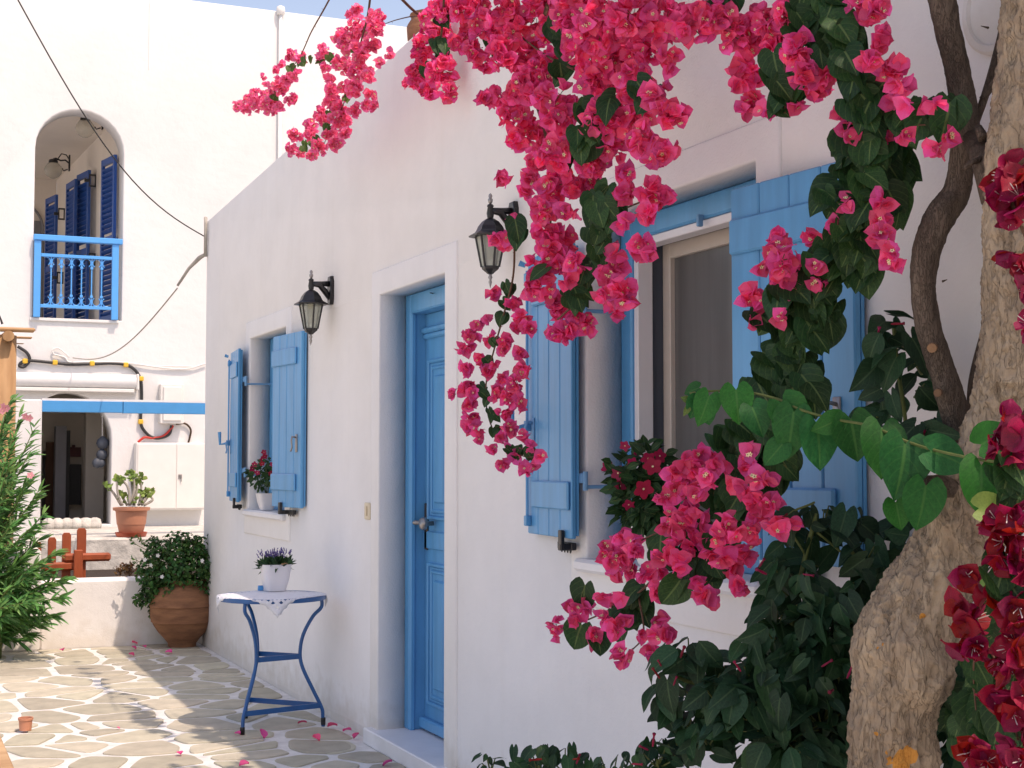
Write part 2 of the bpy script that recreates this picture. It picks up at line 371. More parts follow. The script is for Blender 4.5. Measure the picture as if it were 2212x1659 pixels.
M['leaf_bush'] = leafmat('deep_green_leaf', (0.014, 0.060, 0.024), (0.008, 0.034, 0.015), vein=0.5, veincol=(0.08, 0.15, 0.07), rough=.55, rnd_amt=.4)
M['leaf_vine'] = leafmat('bright_green_leaf', (0.011, 0.135, 0.026), (0.006, 0.085, 0.018), 0.25, 0.28, veincol=(0.07, 0.22, 0.05))
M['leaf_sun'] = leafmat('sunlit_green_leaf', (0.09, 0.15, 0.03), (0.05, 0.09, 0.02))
M['leaf_oleander'] = leafmat('oleander_leaf', (0.11, 0.28, 0.07), (0.05, 0.16, 0.045), 0.35, 0.2, 0.4, veincol=(0.2, 0.28, 0.1))
M['leaf_shrub'] = leafmat('shrub_leaf', (0.045, 0.150, 0.030), (0.018, 0.070, 0.018), 0.5, vein=0.1)
M['leaf_succulent'] = leafmat('jade_leaf', (0.22, 0.32, 0.08), (0.15, 0.24, 0.06), 0.3, 0.15, 0.35, vein=0.1)
M['grass'] = leafmat('grey_green_blade', (0.035, 0.10, 0.035), (0.015, 0.05, 0.02), 0.4, vein=0)
M['dry_leaf'] = leafmat('dry_brown_leaf', (0.16, 0.075, 0.03), (0.09, 0.04, 0.015), 0.4, vein=0.1)
def glass(name, col, alpha_tr):
    m = bpy.data.materials.new(name); m.use_nodes = True; N = m.node_tree.nodes; L = m.node_tree.links
    b = N['Principled BSDF']; b.inputs['Base Color'].default_value = (*col, 1); b.inputs['Roughness'].default_value = 0.25
    t = N.new('ShaderNodeBsdfTransparent'); t.inputs['Color'].default_value = (0.93, 0.95, 0.9, 1)
    ns = N.new('ShaderNodeTexNoise'); ns.inputs['Scale'].default_value = 30
    mr = N.new('ShaderNodeMapRange'); mr.inputs['To Min'].default_value = alpha_tr - 0.08; mr.inputs['To Max'].default_value = alpha_tr + 0.08
    L.new(ns.outputs['Fac'], mr.inputs['Value'])
    mx = N.new('ShaderNodeMixShader'); L.new(mr.outputs[0], mx.inputs['Fac']); L.new(b.outputs['BSDF'], mx.inputs[1]); L.new(t.outputs['BSDF'], mx.inputs[2])
    L.new(mx.outputs['Shader'], N['Material Output'].inputs['Surface']); return m
M['lamp_glass'] = glass('lantern_glass', (0.42, 0.44, 0.38), 0.45)
M['globe_glass'] = glass('globe_glass', (0.62, 0.57, 0.50), 0.5)
M['bulb'] = mat('frosted_bulb', (0.75, 0.72, 0.60), 0.4)
M['bulb_base'] = mat('yellow_bulb_base', (0.60, 0.45, 0.06), 0.4)
# bare patches of shed bark on the pale trunk (wear with a shape of its own)
def add_patches(m, spots, origin):
    N = m.node_tree.nodes; L = m.node_tree.links; b = N['Principled BSDF']; src = b.inputs['Base Color'].links[0].from_socket
    tc = N.new('ShaderNodeTexCoord'); ns = N.new('ShaderNodeTexNoise'); ns.inputs['Scale'].default_value = 28; ns.inputs['Detail'].default_value = 4
    L.new(tc.outputs['Object'], ns.inputs['Vector'])
    for (p, r) in spots:
        vd = N.new('ShaderNodeVectorMath'); vd.operation = 'DISTANCE'; L.new(tc.outputs['Object'], vd.inputs[0]); vd.inputs[1].default_value = Vector(p) - Vector(origin)
        ad = N.new('ShaderNodeMath'); ad.operation = 'MULTIPLY_ADD'; ad.inputs[1].default_value = r * 2.2; L.new(ns.outputs['Fac'], ad.inputs[0]); L.new(vd.outputs['Value'], ad.inputs[2])
        lt = N.new('ShaderNodeMath'); lt.operation = 'LESS_THAN'; lt.inputs[1].default_value = r * 1.75; L.new(ad.outputs[0], lt.inputs[0])
        mx = N.new('ShaderNodeMixRGB'); L.new(lt.outputs[0], mx.inputs['Fac']); L.new(src, mx.inputs['Color1']); mx.inputs['Color2'].default_value = (0.55, 0.235, 0.055, 1)
        src = mx.outputs['Color']
    L.new(src, b.inputs['Base Color'])

# ------------------------------------------------------------------ foliage templates
class Tpl:
    """small mesh with uv, reused as shared mesh data and for joined masses"""
    def __init__(s): s.v = []; s.uv = []; s.f = []; s.m = []
    def grid(s, fn, nu, nt, mi=0):
        b = len(s.v)
        for j in range(nt + 1):
            for i in range(nu + 1):
                u = i / nu * 2 - 1; t = j / nt
                s.v.append(tuple(fn(u, t))); s.uv.append((u, t))
        for j in range(nt):
            for i in range(nu):
                a = b + j * (nu + 1) + i; s.f.append((a, a + 1, a + nu + 2, a + nu + 1)); s.m.append(mi)
    def add(s, vs, fs, mi):
        b = len(s.v); s.v += [tuple(v) for v in vs]; s.uv += [(0.5, 0.5)] * len(vs)
        for f in fs: s.f.append(tuple(b + i for i in f)); s.m.append(mi)
    def mesh(s, name, mats):
        me = bpy.data.meshes.new(name); me.from_pydata(s.v, [], s.f)
        for m in mats: me.materials.append(m)
        me.polygons.foreach_set('material_index', s.m); me.polygons.foreach_set('use_smooth', [True] * len(s.f))
        lay = me.uv_layers.new(name='UVMap'); li = [i for f in s.f for i in f]
        lay.data.foreach_set('uv', np.array([s.uv[i] for i in li], dtype=np.float32).ravel()); me.update(); return me
def mass(name, tpls, mats, Ms, picks, parent=None, origin=(0, 0, 0)):
    """join many copies into one mesh"""
    V, UV, LT, LI, MI = [], [], [], [], []; base = 0
    for ti, t in enumerate(tpls):
        idx = [k for k in range(len(Ms)) if picks[k] == ti]
        if not idx: continue
        v = np.array(t.v); A = np.array([[list(r) for r in Ms[k]] for k in idx])
        W = np.einsum('kij,nj->kni', A[:, :3, :3], v) + A[:, None, :3, 3] - np.array(origin)[None, None]
        nv = len(v); li = np.array([i for f in t.f for i in f]); lt = np.array([len(f) for f in t.f])
        V.append(W.reshape(-1, 3)); offs = base + np.arange(len(idx))[:, None] * nv
        LI.append((li[None] + offs).ravel()); LT.append(np.tile(lt, len(idx))); MI.append(np.tile(np.array(t.m), len(idx)))
        UV.append(np.tile(np.array(t.uv)[li], (len(idx), 1))); base += nv * len(idx)
    V = np.concatenate(V); LI = np.concatenate(LI); LT = np.concatenate(LT); MI = np.concatenate(MI); UV = np.concatenate(UV)
    me = bpy.data.meshes.new(name); me.vertices.add(len(V)); me.vertices.foreach_set('co', V.ravel().astype(np.float32))
    me.loops.add(len(LI)); me.loops.foreach_set('vertex_index', LI.astype(np.int32))
    me.polygons.add(len(LT)); st = np.concatenate([[0], np.cumsum(LT)[:-1]])
    me.polygons.foreach_set('loop_start', st.astype(np.int32)); me.polygons.foreach_set('loop_total', LT.astype(np.int32))
    me.polygons.foreach_set('material_index', MI.astype(np.int32)); me.polygons.foreach_set('use_smooth', np.ones(len(LT), bool))
    for m in mats: me.materials.append(m)
    lay = me.uv_layers.new(name='UVMap'); lay.data.foreach_set('uv', UV.ravel().astype(np.float32))
    me.update(calc_edges=True); me.validate()
    o = bpy.data.objects.new(name, me); COL.objects.link(o)
    if parent: o.parent = parent
    return o
def scatter(name, tpls, mats, Ms, parent, origin, limit=300, rest_name=None, meshes=None):
    """largest `limit` copies become single parts that share mesh data, the rest one part of kind stuff"""
    if not Ms: return
    picks = [rnd.randrange(len(tpls)) for _ in Ms]
    me = meshes or [t.mesh(name, mats) for t in tpls]
    def size(m):
        p = m.translation; d = (p - CP).dot(CF)
        if d < 0.3: return 0
        x = (p - CP).dot(CR) / d * FOC + 1106; y = 829.5 - (p - CP).dot(CU) / d * FOC
        vis = 1 if (-20 < x < 2232 and -20 < y < 1680) else 0.01
        return vis * m.to_scale().x / (p - CP).length
    order = sorted(range(len(Ms)), key=lambda k: -size(Ms[k]))
    for k in order[:limit]: inst(name, me[picks[k]], parent, Ms[k], origin)
    rest = order[limit:]
    if rest:
        o = mass(rest_name or name + '_mass', tpls, mats, [Ms[k] for k in rest], [picks[k] for k in rest], parent, origin); o['kind'] = 'stuff'
def frame(p, z, y, s):
    """matrix with local z along z, local y as near y as possible, scale s"""
    z = Vector(z).normalized(); y = Vector(y); y = y - z * y.dot(z)
    if y.length < 1e-4: y = z.orthogonal()
    y.normalize(); x = y.cross(z)
    m = Matrix((x, y, z)).transposed().to_4x4() @ Matrix.Scale(s, 4); m.translation = p; return m
def rvec(): 
    while True:
        v = Vector((rnd.uniform(-1, 1), rnd.uniform(-1, 1), rnd.uniform(-1, 1)))
        if 0.05 < v.length < 1: return v.normalized()
def flower_tpl(seed, stars, bud=False, stamens=False, flare=1.0):
    r = random.Random(seed); t = Tpl()
    for k in range(3):
        a = k * 2 * math.pi / 3 + r.uniform(-0.3, 0.3); til = math.radians(r.uniform(15, 62)) if not bud else math.radians(r.uniform(70, 84))
        til *= flare; L = r.uniform(0.86, 1.1); W = r.uniform(0.46, 0.58); curl = r.uniform(-0.35, 0.3); ph = r.uniform(0, 6); tw = r.uniform(-.35, .35)
        ca, sa, ct, st = math.cos(a), math.sin(a), math.cos(til), math.sin(til)
        def fn(u, s, ca=ca, sa=sa, ct=ct, st=st, L=L, W=W, curl=curl, ph=ph, tw=tw):
            w = W * (math.sin(math.pi * min(1, s ** 0.72)) ** 0.62) * (1 if s < 0.72 else 1 - (s - 0.72) * 1.7)
            if s > 0.999: w = 0.0
            x = u * w; y = s * L; z = 0.22 * (abs(u) ** 1.6) * w * 2 + curl * s * s + 0.06 * math.sin(5 * s + ph + 2.5 * u) + tw * u * w * s
            yy = y * ct - z * st; zz = y * st + z * ct
            return (x * -sa + yy * ca, x * ca + yy * sa, zz)
        t.grid(fn, 5, 7, 0)
    for k in range(stars):
        a = r.uniform(0, 6.28); c = Vector((0.2 * math.cos(a + k * 2.1), 0.2 * math.sin(a + k * 2.1), r.uniform(0.30, 0.42)))
        q = Vector((r.uniform(-.4, .4), r.uniform(-.4, .4), 1)).normalized(); e = q.orthogonal().normalized(); g = q.cross(e)
        vs = [c]
        for j in range(10):
            rr = 0.19 if j % 2 == 0 else 0.085; an = j * math.pi / 5
            vs.append(c + (e * math.cos(an) + g * math.sin(an)) * rr + q * (0.02 if j % 2 == 0 else 0))
        t.add(vs, [(0, 1 + j, 1 + (j + 1) % 10) for j in range(10)], 1)
        vs = [c + q * 0.02] + [c + q * 0.02 + (e * math.cos(j * 1.257) + g * math.sin(j * 1.257)) * 0.045 for j in range(5)]
        t.add(vs, [(0, 1 + j, 1 + (j + 1) % 5) for j in range(5)], 2)
    if stamens:
        for k in range(3):
            a = k * 2.1 + 0.4; p0 = Vector((0, 0, 0)); p1 = Vector((0.22 * math.cos(a), 0.22 * math.sin(a), 0.75)); w = 0.018
            e = Vector((-math.sin(a), math.cos(a), 0)) * w
            t.add([p0 - e, p0 + e, p1 + e * 1.6, p1 - e * 1.6, p1 + Vector((0, 0, 0.1))], [(0, 1, 2, 3), (3, 2, 4)], 1)
    return t
def heart_tpl(seed, W=0.42, heart=True, fold=0.25, droop=0.35, wave=0.03, nu=6, nt=8, tip=0.0):
    r = random.Random(seed); ph = r.uniform(0, 6)
    def fn(u, s):
        if heart: w = W * (math.sin(math.pi * min(1, (s * 0.93 + 0.07) ** 0.62)) ** 0.75)
        else: w = W * (math.sin(math.pi * s ** 0.8) ** 0.8)
        if s > 0.999: w = 0.0
        if s > 0.82: w *= 1 - 1.6 * (s - 0.82)
        y = s - (0.24 * math.sin(2.3 * abs(u)) * (1 - s) ** 3 if heart else 0)
        x = u * w; z = fold * abs(x) - droop * s * s + wave * math.sin(9 * s + ph) * u * u
        return (x, y, z)
    t = Tpl(); t.grid(fn, nu, nt, 0); return t
FLW = [flower_tpl(i, s) for i, s in enumerate([0, 0, 0, 1, 0, 2, 0, 1, 0, 3])] + [flower_tpl(20, 0, bud=True)]
FLC = [flower_tpl(40 + i, 0, stamens=(i % 2 == 0), flare=0.8) for i in range(5)]
HEART = [heart_tpl(i, W=0.47 + 0.03 * (i % 3), fold=0.15 + 0.12 * (i % 3), droop=0.15 + 0.12 * i) for i in range(4)]
HEART_LO = [heart_tpl(i, fold=0.3, droop=0.3, nu=2, nt=4) for i in range(3)]
OVATE = [heart_tpl(10 + i, W=0.30 + 0.03 * i, heart=(i % 2 == 0), fold=0.2 + .1 * (i % 2), droop=0.1 + 0.15 * i) for i in range(4)]
LANCE = [heart_tpl(20 + i, W=0.085, heart=False, fold=0.5, droop=0.1 * i, wave=0, nu=2, nt=5) for i in range(4)]
SMALL = [heart_tpl(30 + i, W=0.30, heart=False, fold=0.4, droop=0.2 * i, nu=2, nt=3) for i in range(3)]
ROUND = [heart_tpl(36 + i, W=0.42, heart=False, fold=-0.2, droop=-0.1, nu=4, nt=5) for i in range(2)]

# ================================================================== LARGE STRUCTURE
g = MB(); g.box((-150, -150, -0.30), (150, 150, -0.03)); tag(g.build('ground', M['ground']), kind='structure')
pav = MB(); pav.box((-1.6, 3.2, -0.029), (D - 0.002, 11.97, 0.0)); pav = tag(pav.build('courtyard_paving', M['mortar']), kind='structure')
# irregular flagstones, each one an object
def clip(poly, a, b, c):
    out = []
    for i in range(len(poly)):
        p, q = poly[i], poly[(i+1) % len(poly)]; dp = a*p[0] + b*p[1] - c; dq = a*q[0] + b*q[1] - c
        if dp <= 0: out.append(p)
        if dp * dq < 0: t = dp / (dp - dq); out.append((p[0] + t*(q[0]-p[0]), p[1] + t*(q[1]-p[1])))
    return out
sr = random.Random(12); seeds = []
sp = 0.375
for i in range(-5, 8):
    for j in range(12, 38):
        seeds.append((i * sp + sr.uniform(-.46, .46) * sp + 0.12 + (j % 2) * 0.13, j * sp + sr.uniform(-.46, .46) * sp - 0.1))
for k in range(34): seeds.append((sr.uniform(0.3, 2.3), sr.uniform(6.5, 11.9)))
nst = 0
for k, (sx, sy) in enumerate(seeds):
    if not (-1.55 < sx < D - 0.05 and 4.4 < sy < 11.92): continue
    poly = [(-1.55, 4.3), (D - 0.06, 4.3), (D - 0.06, 11.93), (-1.55, 11.93)]
    for m, (tx, ty) in enumerate(seeds):
        if m == k or abs(tx - sx) > 1.3 or abs(ty - sy) > 1.3: continue
        dx, dy = tx - sx, ty - sy; L = math.hypot(dx, dy)
        if L < 0.10: continue
        poly = clip(poly, dx / L, dy / L, (dx * (sx + tx) + dy * (sy + ty)) / 2 / L - 0.027)
        if len(poly) < 3: break
    if len(poly) < 3: continue
    ar = abs(sum(poly[i][0]*poly[(i+1) % len(poly)][1] - poly[(i+1) % len(poly)][0]*poly[i][1] for i in range(len(poly)))) / 2
    if ar < 0.006: continue
    for it in range(2):
        q = []
        for i in range(len(poly)):
            p0, p1 = poly[i], poly[(i+1) % len(poly)]
            w = 0.13 if it == 0 else 0.22
            q += [(p0[0]*(1-w) + p1[0]*w, p0[1]*(1-w) + p1[1]*w), (p0[0]*w + p1[0]*(1-w), p0[1]*w + p1[1]*(1-w))]
        poly = q
    cx = sum(p[0] for p in poly) / len(poly); cy = sum(p[1] for p in poly) / len(poly); h = sr.uniform(0.005, 0.010)
    poly = [(p[0] + 0.012 * noise.noise((p[0]*9, p[1]*9, 1)), p[1] + 0.012 * noise.noise((p[0]*9, p[1]*9, 5))) for p in poly]
    n = len(poly); mb = MB()
    top = [((p[0]-cx)*0.97 + cx, (p[1]-cy)*0.97 + cy) for p in poly]
    mb.add([(p[0], p[1], -0.01) for p in poly] + [(p[0], p[1], h - 0.003) for p in poly] + [(p[0], p[1], h + 0.002 * noise.noise((p[0]*5, p[1]*5, 0))) for p in top],
           [(i, (i+1) % n, n + (i+1) % n, n + i) for i in range(n)] + [(n + i, n + (i+1) % n, 2*n + (i+1) % n, 2*n + i) for i in range(n)] + [tuple(range(2*n, 3*n))])
    me = mb.mesh('flagstone', M['stone'], False, (cx, cy, 0)); o = bpy.data.objects.new('flagstone', me); COL.objects.link(o)
    o.parent = pav; o.location = Vector((cx, cy, 0)) - pav.location; nst += 1

# ------------------------------------------------------------------ near white house
H = thing('white_house', 'white plastered house with sky blue door and shutters along the right side of the courtyard', 'house', (D, 6, 0))
Y_END = onwall(442, 900).y
zr0, zr1 = onwall(443, 480).z, onwall(905, 64).z; yr1 = onwall(905, 64).y
def roof_z(y): return zr0 + (zr1 - zr0) * (y - Y_END) / (yr1 - Y_END)
DOOR = (onwall(964, 900).y, onwall(822, 900).y, 0.08, 2.325)
WIN1 = (onwall(619, 900).y, onwall(541, 900).y, 1.125, 2.325)
WIN2 = (onwall(1641, 900).y, onwall(1271, 900).y, 1.10, 2.345)
def wput(off0):
    def put(u, v, d): return (D - off0 + d, u, v)
    return put
def hole(o, gr=0.0, floor=False): return [(o[0]-gr, o[2]-(0 if floor else gr)), (o[1]+gr, o[2]-(0 if floor else gr)), (o[1]+gr, o[3]+gr), (o[0]-gr, o[3]+gr)]
mb = MB()
outer = [(-2.0, -0.028), (Y_END, -0.028), (Y_END, roof_z(Y_END))] + [(y, roof_z(y) + 0.02 * noise.noise((y, 0, 3))) for y in (10, 9, 8, 7, 6, 5, 4, 2, 0)] + [(-2.0, roof_z(-2))]
slab(mb, outer, [hole(DOOR, .012), hole(WIN1, .012), hole(WIN2, .012)], wput(0), 0.30, r_out=0.018)
o = mb.build('wall', M['plaster'], H, smooth=40); fix_normals(o)
mb = MB(); mb.box((D + 0.30, -2, 0), (7.5, Y_END - 0.01, 0.02)); mb.box((7.2, -2, 0.02), (7.5, Y_END - 0.01, 3.2)); mb.box((D + 0.302, Y_END - 0.3, 0.02), (7.198, Y_END - 0.01, 3.2)); mb.box((D + 0.302, -2, 0.02), (7.198, -1.8, 3.2))
mb.build('back_wall', M['plaster'], H)
mb = MB(); mb.box((D + 0.304, -1.99, 3.202), (7.49, Y_END - 0.02, 3.30)); mb.build('roof', M['plaster'], H)
mb = MB(); mb.box((D + 1.2, -1.7, 0.03), (D + 1.25, Y_END - 0.4, 3.19)); mb.build('inner_wall', M['dark_room'], H)
for nm, o3, fl in (('door_surround', DOOR, True), ('window_surround', WIN1, False), ('window_surround', WIN2, False)):
    mb = MB()
    if fl: outer = [(o3[0]-.15, -0.02), (o3[0]-0.001, -0.02), (o3[0]-0.001, o3[2]), (o3[1]+0.001, o3[2]), (o3[1]+0.001, -0.02), (o3[1]+.13, -0.02), (o3[1]+.13, o3[3]+.13), (o3[0]-.15, o3[3]+.13)]
    if fl:
        # an arch-like band: left leg, right leg and lintel drawn as one outline
        outer = [(o3[0]-.15, -0.02), (o3[0], -0.02), (o3[0], o3[3]), (o3[1], o3[3]), (o3[1], -0.02), (o3[1]+.13, -0.02), (o3[1]+.13, o3[3]+.13), (o3[0]-.15, o3[3]+.13)]
        slab(mb, outer, [], wput(0.011), 0.157, r_out=0.010)
    else:
        outer = [(o3[0]-.13, o3[2]-.17), (o3[1]+.13, o3[2]-.17), (o3[1]+.13, o3[3]+.12), (o3[0]-.13, o3[3]+.12)]
        slab(mb, outer, [hole(o3)], wput(0.011), 0.157, r_out=0.010, r_hole=0.012)
    o = mb.build(nm, M['plaster'], H, smooth=40); fix_normals(o)
# door step
mb = MB(); mb.bbox((D - 0.055, DOOR[0] - 0.06, 0.001), (D + 0.26, DOOR[1] + 0.10, 0.082), 0.006); mb.build('door_step', M['marble'], H)
# --- door and its frame
XF = D + 0.136; XL = D + 0.222
y0, y1, z0, z1 = DOOR
df = MB()
fw = 0.07
df.bbox((XF, y1 - fw, z0), (XL + .05, y1 + 0.004, z1 + .004), 0.008); df.bbox((XF, y0 - .004, z0), (XL + .05, y0 + fw, z1 + .004), 0.008)
df.bbox((XF + .001, y0 + fw - .002, z1 - 0.10), (XL + .05, y1 - fw + .002, z1 + .003), 0.008)
for (a, b) in ((y1 - fw - .012, y1 - fw + .001), (y0 + fw - .001, y0 + fw + .012)): df.bbox((XF + .006, a, z0), (XF + .03, b, z1 - 0.10), 0.004)
df.build('door_frame', M['blue'], H)
dr = MB(); a, b = y0 + fw + .003, y1 - fw - .003; top = z1 - 0.103
def pnl(mb, ya, yb, za, zb, x):
    """stepped moulding round a sunk panel with a raised field"""
    for k, (w, dx) in enumerate(((0.0, 0.0), (0.022, -0.014), (0.040, 0.012), (0.058, 0.004))):
        pass
    for k in range(3):
        i0 = 0.018 * k; i1 = i0 + 0.018; xx = x - (0.016, 0.004, 0.010)[k]
        mb.bbox((xx, ya + i0, za + i0), (x + .01, ya + i1, zb - i0), .005); mb.bbox((xx, yb - i1, za + i0), (x + .01, yb - i0, zb - i0), .005)
        mb.bbox((xx + .0006, ya + i1 - .002, za + i0), (x + .01, yb - i1 + .002, za + i1), .005); mb.bbox((xx + .0006, ya + i1 - .002, zb - i1), (x + .01, yb - i1 + .002, zb - i0), .005)
    mb.bbox((x - .012, ya + .085, za + .085), (x + .01, yb - .085, zb - .085), .01)
dr.box((XL, a, z0 + .012), (XL + .04, b, top))
door = dr.build('door', M['blue'], H)
mid = (a + b) / 2
for (ya, yb) in ((mid + .03, b - .06), (a + .06, mid - .03)):
    for (za, zb) in ((z0 + .14, z0 + .86), (z0 + 1.08, top - .24)):
        mb = MB(); pnl(mb, ya, yb, za, zb, XL); mb.build('panel', M['blue'], door)
for (dx, za, zb) in ((.028, top - .10, top - .07), (.018, top - .13, top - .1005), (.012, z0 + .93, z0 + 1.02), (.035, z0 + .015, z0 + .07)):
    mb = MB(); mb.bbox((XL - dx, a, za), (XL, b, zb), .008); mb.build('moulding', M['blue'], door)
hy = b - 0.035; hz = onwall(918, 1118).z
hz = (ray(918, 1128).z / ray(918, 1128).x) * XL + CAM_H
mb = MB(); mb.bbox((XL - .012, hy - .02, hz - .14), (XL, hy + .02, hz + .10), .004); mb.build('handle_plate', M['bronze'], door)
mb = MB(); mb.tube([(XL - .005, hy, hz), (XL - .06, hy, hz)], .011, 10); mb.tube([(XL - .055, hy - .004, hz), (XL - .065, hy + .04, hz), (XL - .06, hy + .10, hz - .004)], [.011, .012, .009], 10); mb.build('handle', M['silver'], door, True)
mb = MB(); mb.lathe([(.012, 0), (.012, .03), (.03, .04), (.034, .055), (.026, .07), (.0, .074)], (XL - 0.012, hy - .12, hz), 16, M=Matrix.Rotation(-math.pi/2, 3, 'Y')); mb.build('knob', M['silver'], door, True)
# nail above the door
mb = MB(); p = onwall(934, 633, -.13); mb.tube([(XF + .01, p.y + .02, p.z), (XF - .025, p.y - .02, p.z - .002)], .003, 6); mb.build('nail', M['black'], H)
# --- windows
def window(o3, nm):
    y0, y1, z0, z1 = o3; w = 0.078
    mb = MB(); mb.bbox((XF, y1 - w, z0 - .004), (XF + .09, y1 + .004, z1 + .004), .007); mb.bbox((XF, y0 - .004, z0 - .004), (XF + .09, y0 + w, z1 + .004), .007)
    mb.bbox((XF + .001, y0 + w - .002, z1 - w), (XF + .09, y1 - w + .002, z1 + .003), .007); mb.bbox((XF + .001, y0 + w - .002, z0 - .003), (XF + .09, y1 - w + .002, z0 + .07), .007)
    fr = mb.build('window', M['blue'], H)
    a, b, c, d = y0 + w + .001, y1 - w - .001, z0 + .071, z1 - w - .001
    def ringf(x0, x1, i, wd, name, m):
        mb = MB(); A, B, C_, D_ = a + i, b - i, c + i, d - i
        mb.bbox((x0, B - wd, C_), (x1, B, D_), .003); mb.bbox((x0, A, C_), (x1, A + wd, D_), .003)
        mb.bbox((x0 + .0005, A + wd - .001, D_ - wd), (x1, B - wd + .001, D_), .003); mb.bbox((x0 + .0005, A + wd - .001, C_), (x1, B - wd + .001, C_ + wd), .003)
        return mb.build(name, m, fr)
    ringf(XF + .012, XF + .075, 0.0, .030, 'outer_frame', M['alu_white'])
    ringf(XF + .076, XF + .15, 0.002, .010, 'lining', M['slate'])
    ringf(XF + .125, XF + .16, 0.013, .055, 'sash', M['alu_cream'])
    mb = MB(); mb.box((XF + .145, a + .06, c + .06), (XF + .150, b - .06, d - .06)); mb.build('pane', M['screen'], fr)
    mb = MB(); mb.box((XF + .152, (a + b)/2 - .02, c + .06), (XF + .158, (a + b)/2 + .02, d - .06)); mb.build('mullion', M['alu_cream'], fr)
    mb = MB(); mb.bbox((D - .045, y0 - .045, z0 - .045), (D + .135, y1 + .045, z0 + .003), .012); mb.build('sill', M['marble'], fr)
    return fr
w1 = window(WIN1, 'w1'); w2 = window(WIN2, 'w2')
for yy in (WIN2[0] + .55,):
    mb = MB(); mb.bbox((XF - .02, yy - .008, WIN2[3] - .105), (XF, yy + .008, WIN2[3] - .065), .003); mb.build('catch', M['blue_dull'], w2)
# --- shutters : hinge edge stands off the wall, free edge touches it
SH_Z0, SH_Z1 = 1.175, 2.255
def shutter(hx, hy, fx, fy, label, side):
    """plane from hinge edge (hx,hy) to free edge (fx,fy); x values are the front face"""
    o3 = Vector((hx, hy, 0)); e = Vector((fx - hx, fy - hy, 0)); W = e.length; e.normalize()
    n = Vector((-abs(e.y), e.x if e.y < 0 else -e.x, 0)).normalized()
    if n.x > 0: n = -n
    Mx = Matrix((e, n, Vector((0, 0, 1)))).transposed().to_4x4(); Mx.translation = o3
    flip = e.cross(n).z < 0
    body = MB(); np_ = 4; st = 0.0; th = .036
    pw = W / 4
    r0 = MB(); r0.box((0.004, -th + .004, SH_Z0 + .01), (W - .004, -th + .014, SH_Z1 - .01), M=Mx)
    sh = r0.build('shutter', M['blue'], H); tag(sh, label); fixs = [sh]
    for k in range(np_):
        mb = MB(); mb.bbox((pw*k + .0026, -th + .015, SH_Z0), (pw*(k+1) - .0026, 0.0, SH_Z1), .004, M=Mx); fixs.append(mb.build('plank', M['blue'], sh))
    L = W - .075
    for zc in (SH_Z0 + .155, SH_Z1 - .145):
        mb = MB(); mb.bbox((.012, .0003, zc - .052), (L, .015, zc + .052), .006, M=Mx); fixs.append(mb.build('batten', M['blue'], sh))
    # espagnolette hook on the free side
    hz = SH_Z0 + .40
    mb = MB(); mb.bbox((W - .085, .0004, hz - .06), (W - .055, .006, hz + .05), .002, M=Mx)
    P = lambda u, v, w: Mx @ Vector((u, v, w))
    mb.tube([P(W-.07, .004, hz + .03), P(W-.07, .030, hz + .035), P(W-.066, .036, hz + .01), P(W-.07, .03, hz - .03), P(W-.075, .036, hz - .055)], [.006, .007, .006, .005, .006], 8)
    mb.build('hook', M['silver'] if side > 0 else M['blue_dull'], sh, True)
    if side < 0:
        mb = MB(); mb.tube([P(W - .03, .014, SH_Z0 + .04), P(W - .03, .014, SH_Z1 - .05)], .006, 8)
        for zc in (SH_Z0 + .05, SH_Z0 + .42, SH_Z1 - .08): mb.bbox((W - .045, 0.0004, zc - .02), (W - .015, .024, zc + .02), .003, M=Mx)
        mb.tube([P(W - .03, .02, SH_Z0 + .42), P(W - .02, .075, SH_Z0 + .41), P(W - .02, .08, SH_Z0 + .50)], [.010, .010, .013], 8)
        mb.tube([P(W - .03, .02, SH_Z1 - .03), P(W - .02, .045, SH_Z1 - .02)], [.009, .012], 8)
        mb.build('locking_rod', M['blue'], sh, 40)
    # wall catch under the shutter
    u = W * (.45 if side > 0 else .25)
    mb = MB(); c0 = P(u, -.02, SH_Z0 - .012)
    mb.bbox((u - .06, -th - .01, SH_Z0 - .045), (u + .09, -th + .012, SH_Z0 - .018), .003, M=Mx)
    mb.bbox((u - .055, -th - .005, SH_Z0 - .045), (u - .028, .022, SH_Z0 - .02), .003, M=Mx)
    mb.bbox((u - .058, .004, SH_Z0 - .045), (u - .025, .020, SH_Z0 + .03), .003, M=Mx)
    for q in range(4): mb.tube([P(u - .02 + .03*q, -th, SH_Z0 - .042), P(u - .02 + .03*q, -th, SH_Z0 - .058)], [.007, .002], 5)
    ct = mb.build('shutter_catch', M['black'], H)
    # cranked hinges from the frame
    for zc in (SH_Z0 + .22, SH_Z1 - .22):
        mb = MB(); hinge_y = o3.y + (0.02 if side > 0 else -0.02)
        mb.bbox((0.0, -th - .006, zc - .018), (.11, -th + .002, zc + .018), .002, M=Mx)
        q0 = P(0.0, -th - .002, zc); jy = WIN2[0] if side > 0 and o3.y < 6 else (WIN1[0] if side > 0 else (WIN2[1] if o3.y < 6 else WIN1[1]))
        s = -1 if side < 0 else 1
        q1 = Vector((q0.x + .01, jy + s*.035, zc)); q2 = Vector((XF + .02, jy + s*.035, zc - .03))
        mb.bbox((min(q0.x, q1.x) - .004, min(q0.y, q1.y), zc - .018), (max(q0.x, q1.x) + .004, max(q0.y, q1.y), zc + .018), .002)
        mb.tube([q1 + Vector((0, 0, .024)), q1 - Vector((0, 0, .045))], .010, 8)
        mb.tube([q1 - Vector((0, 0, .032)), q2], .007, 8); mb.build('shutter_hinge', M['blue_dull'], H, 40)
    for o in fixs: fix_normals(o)
    return sh
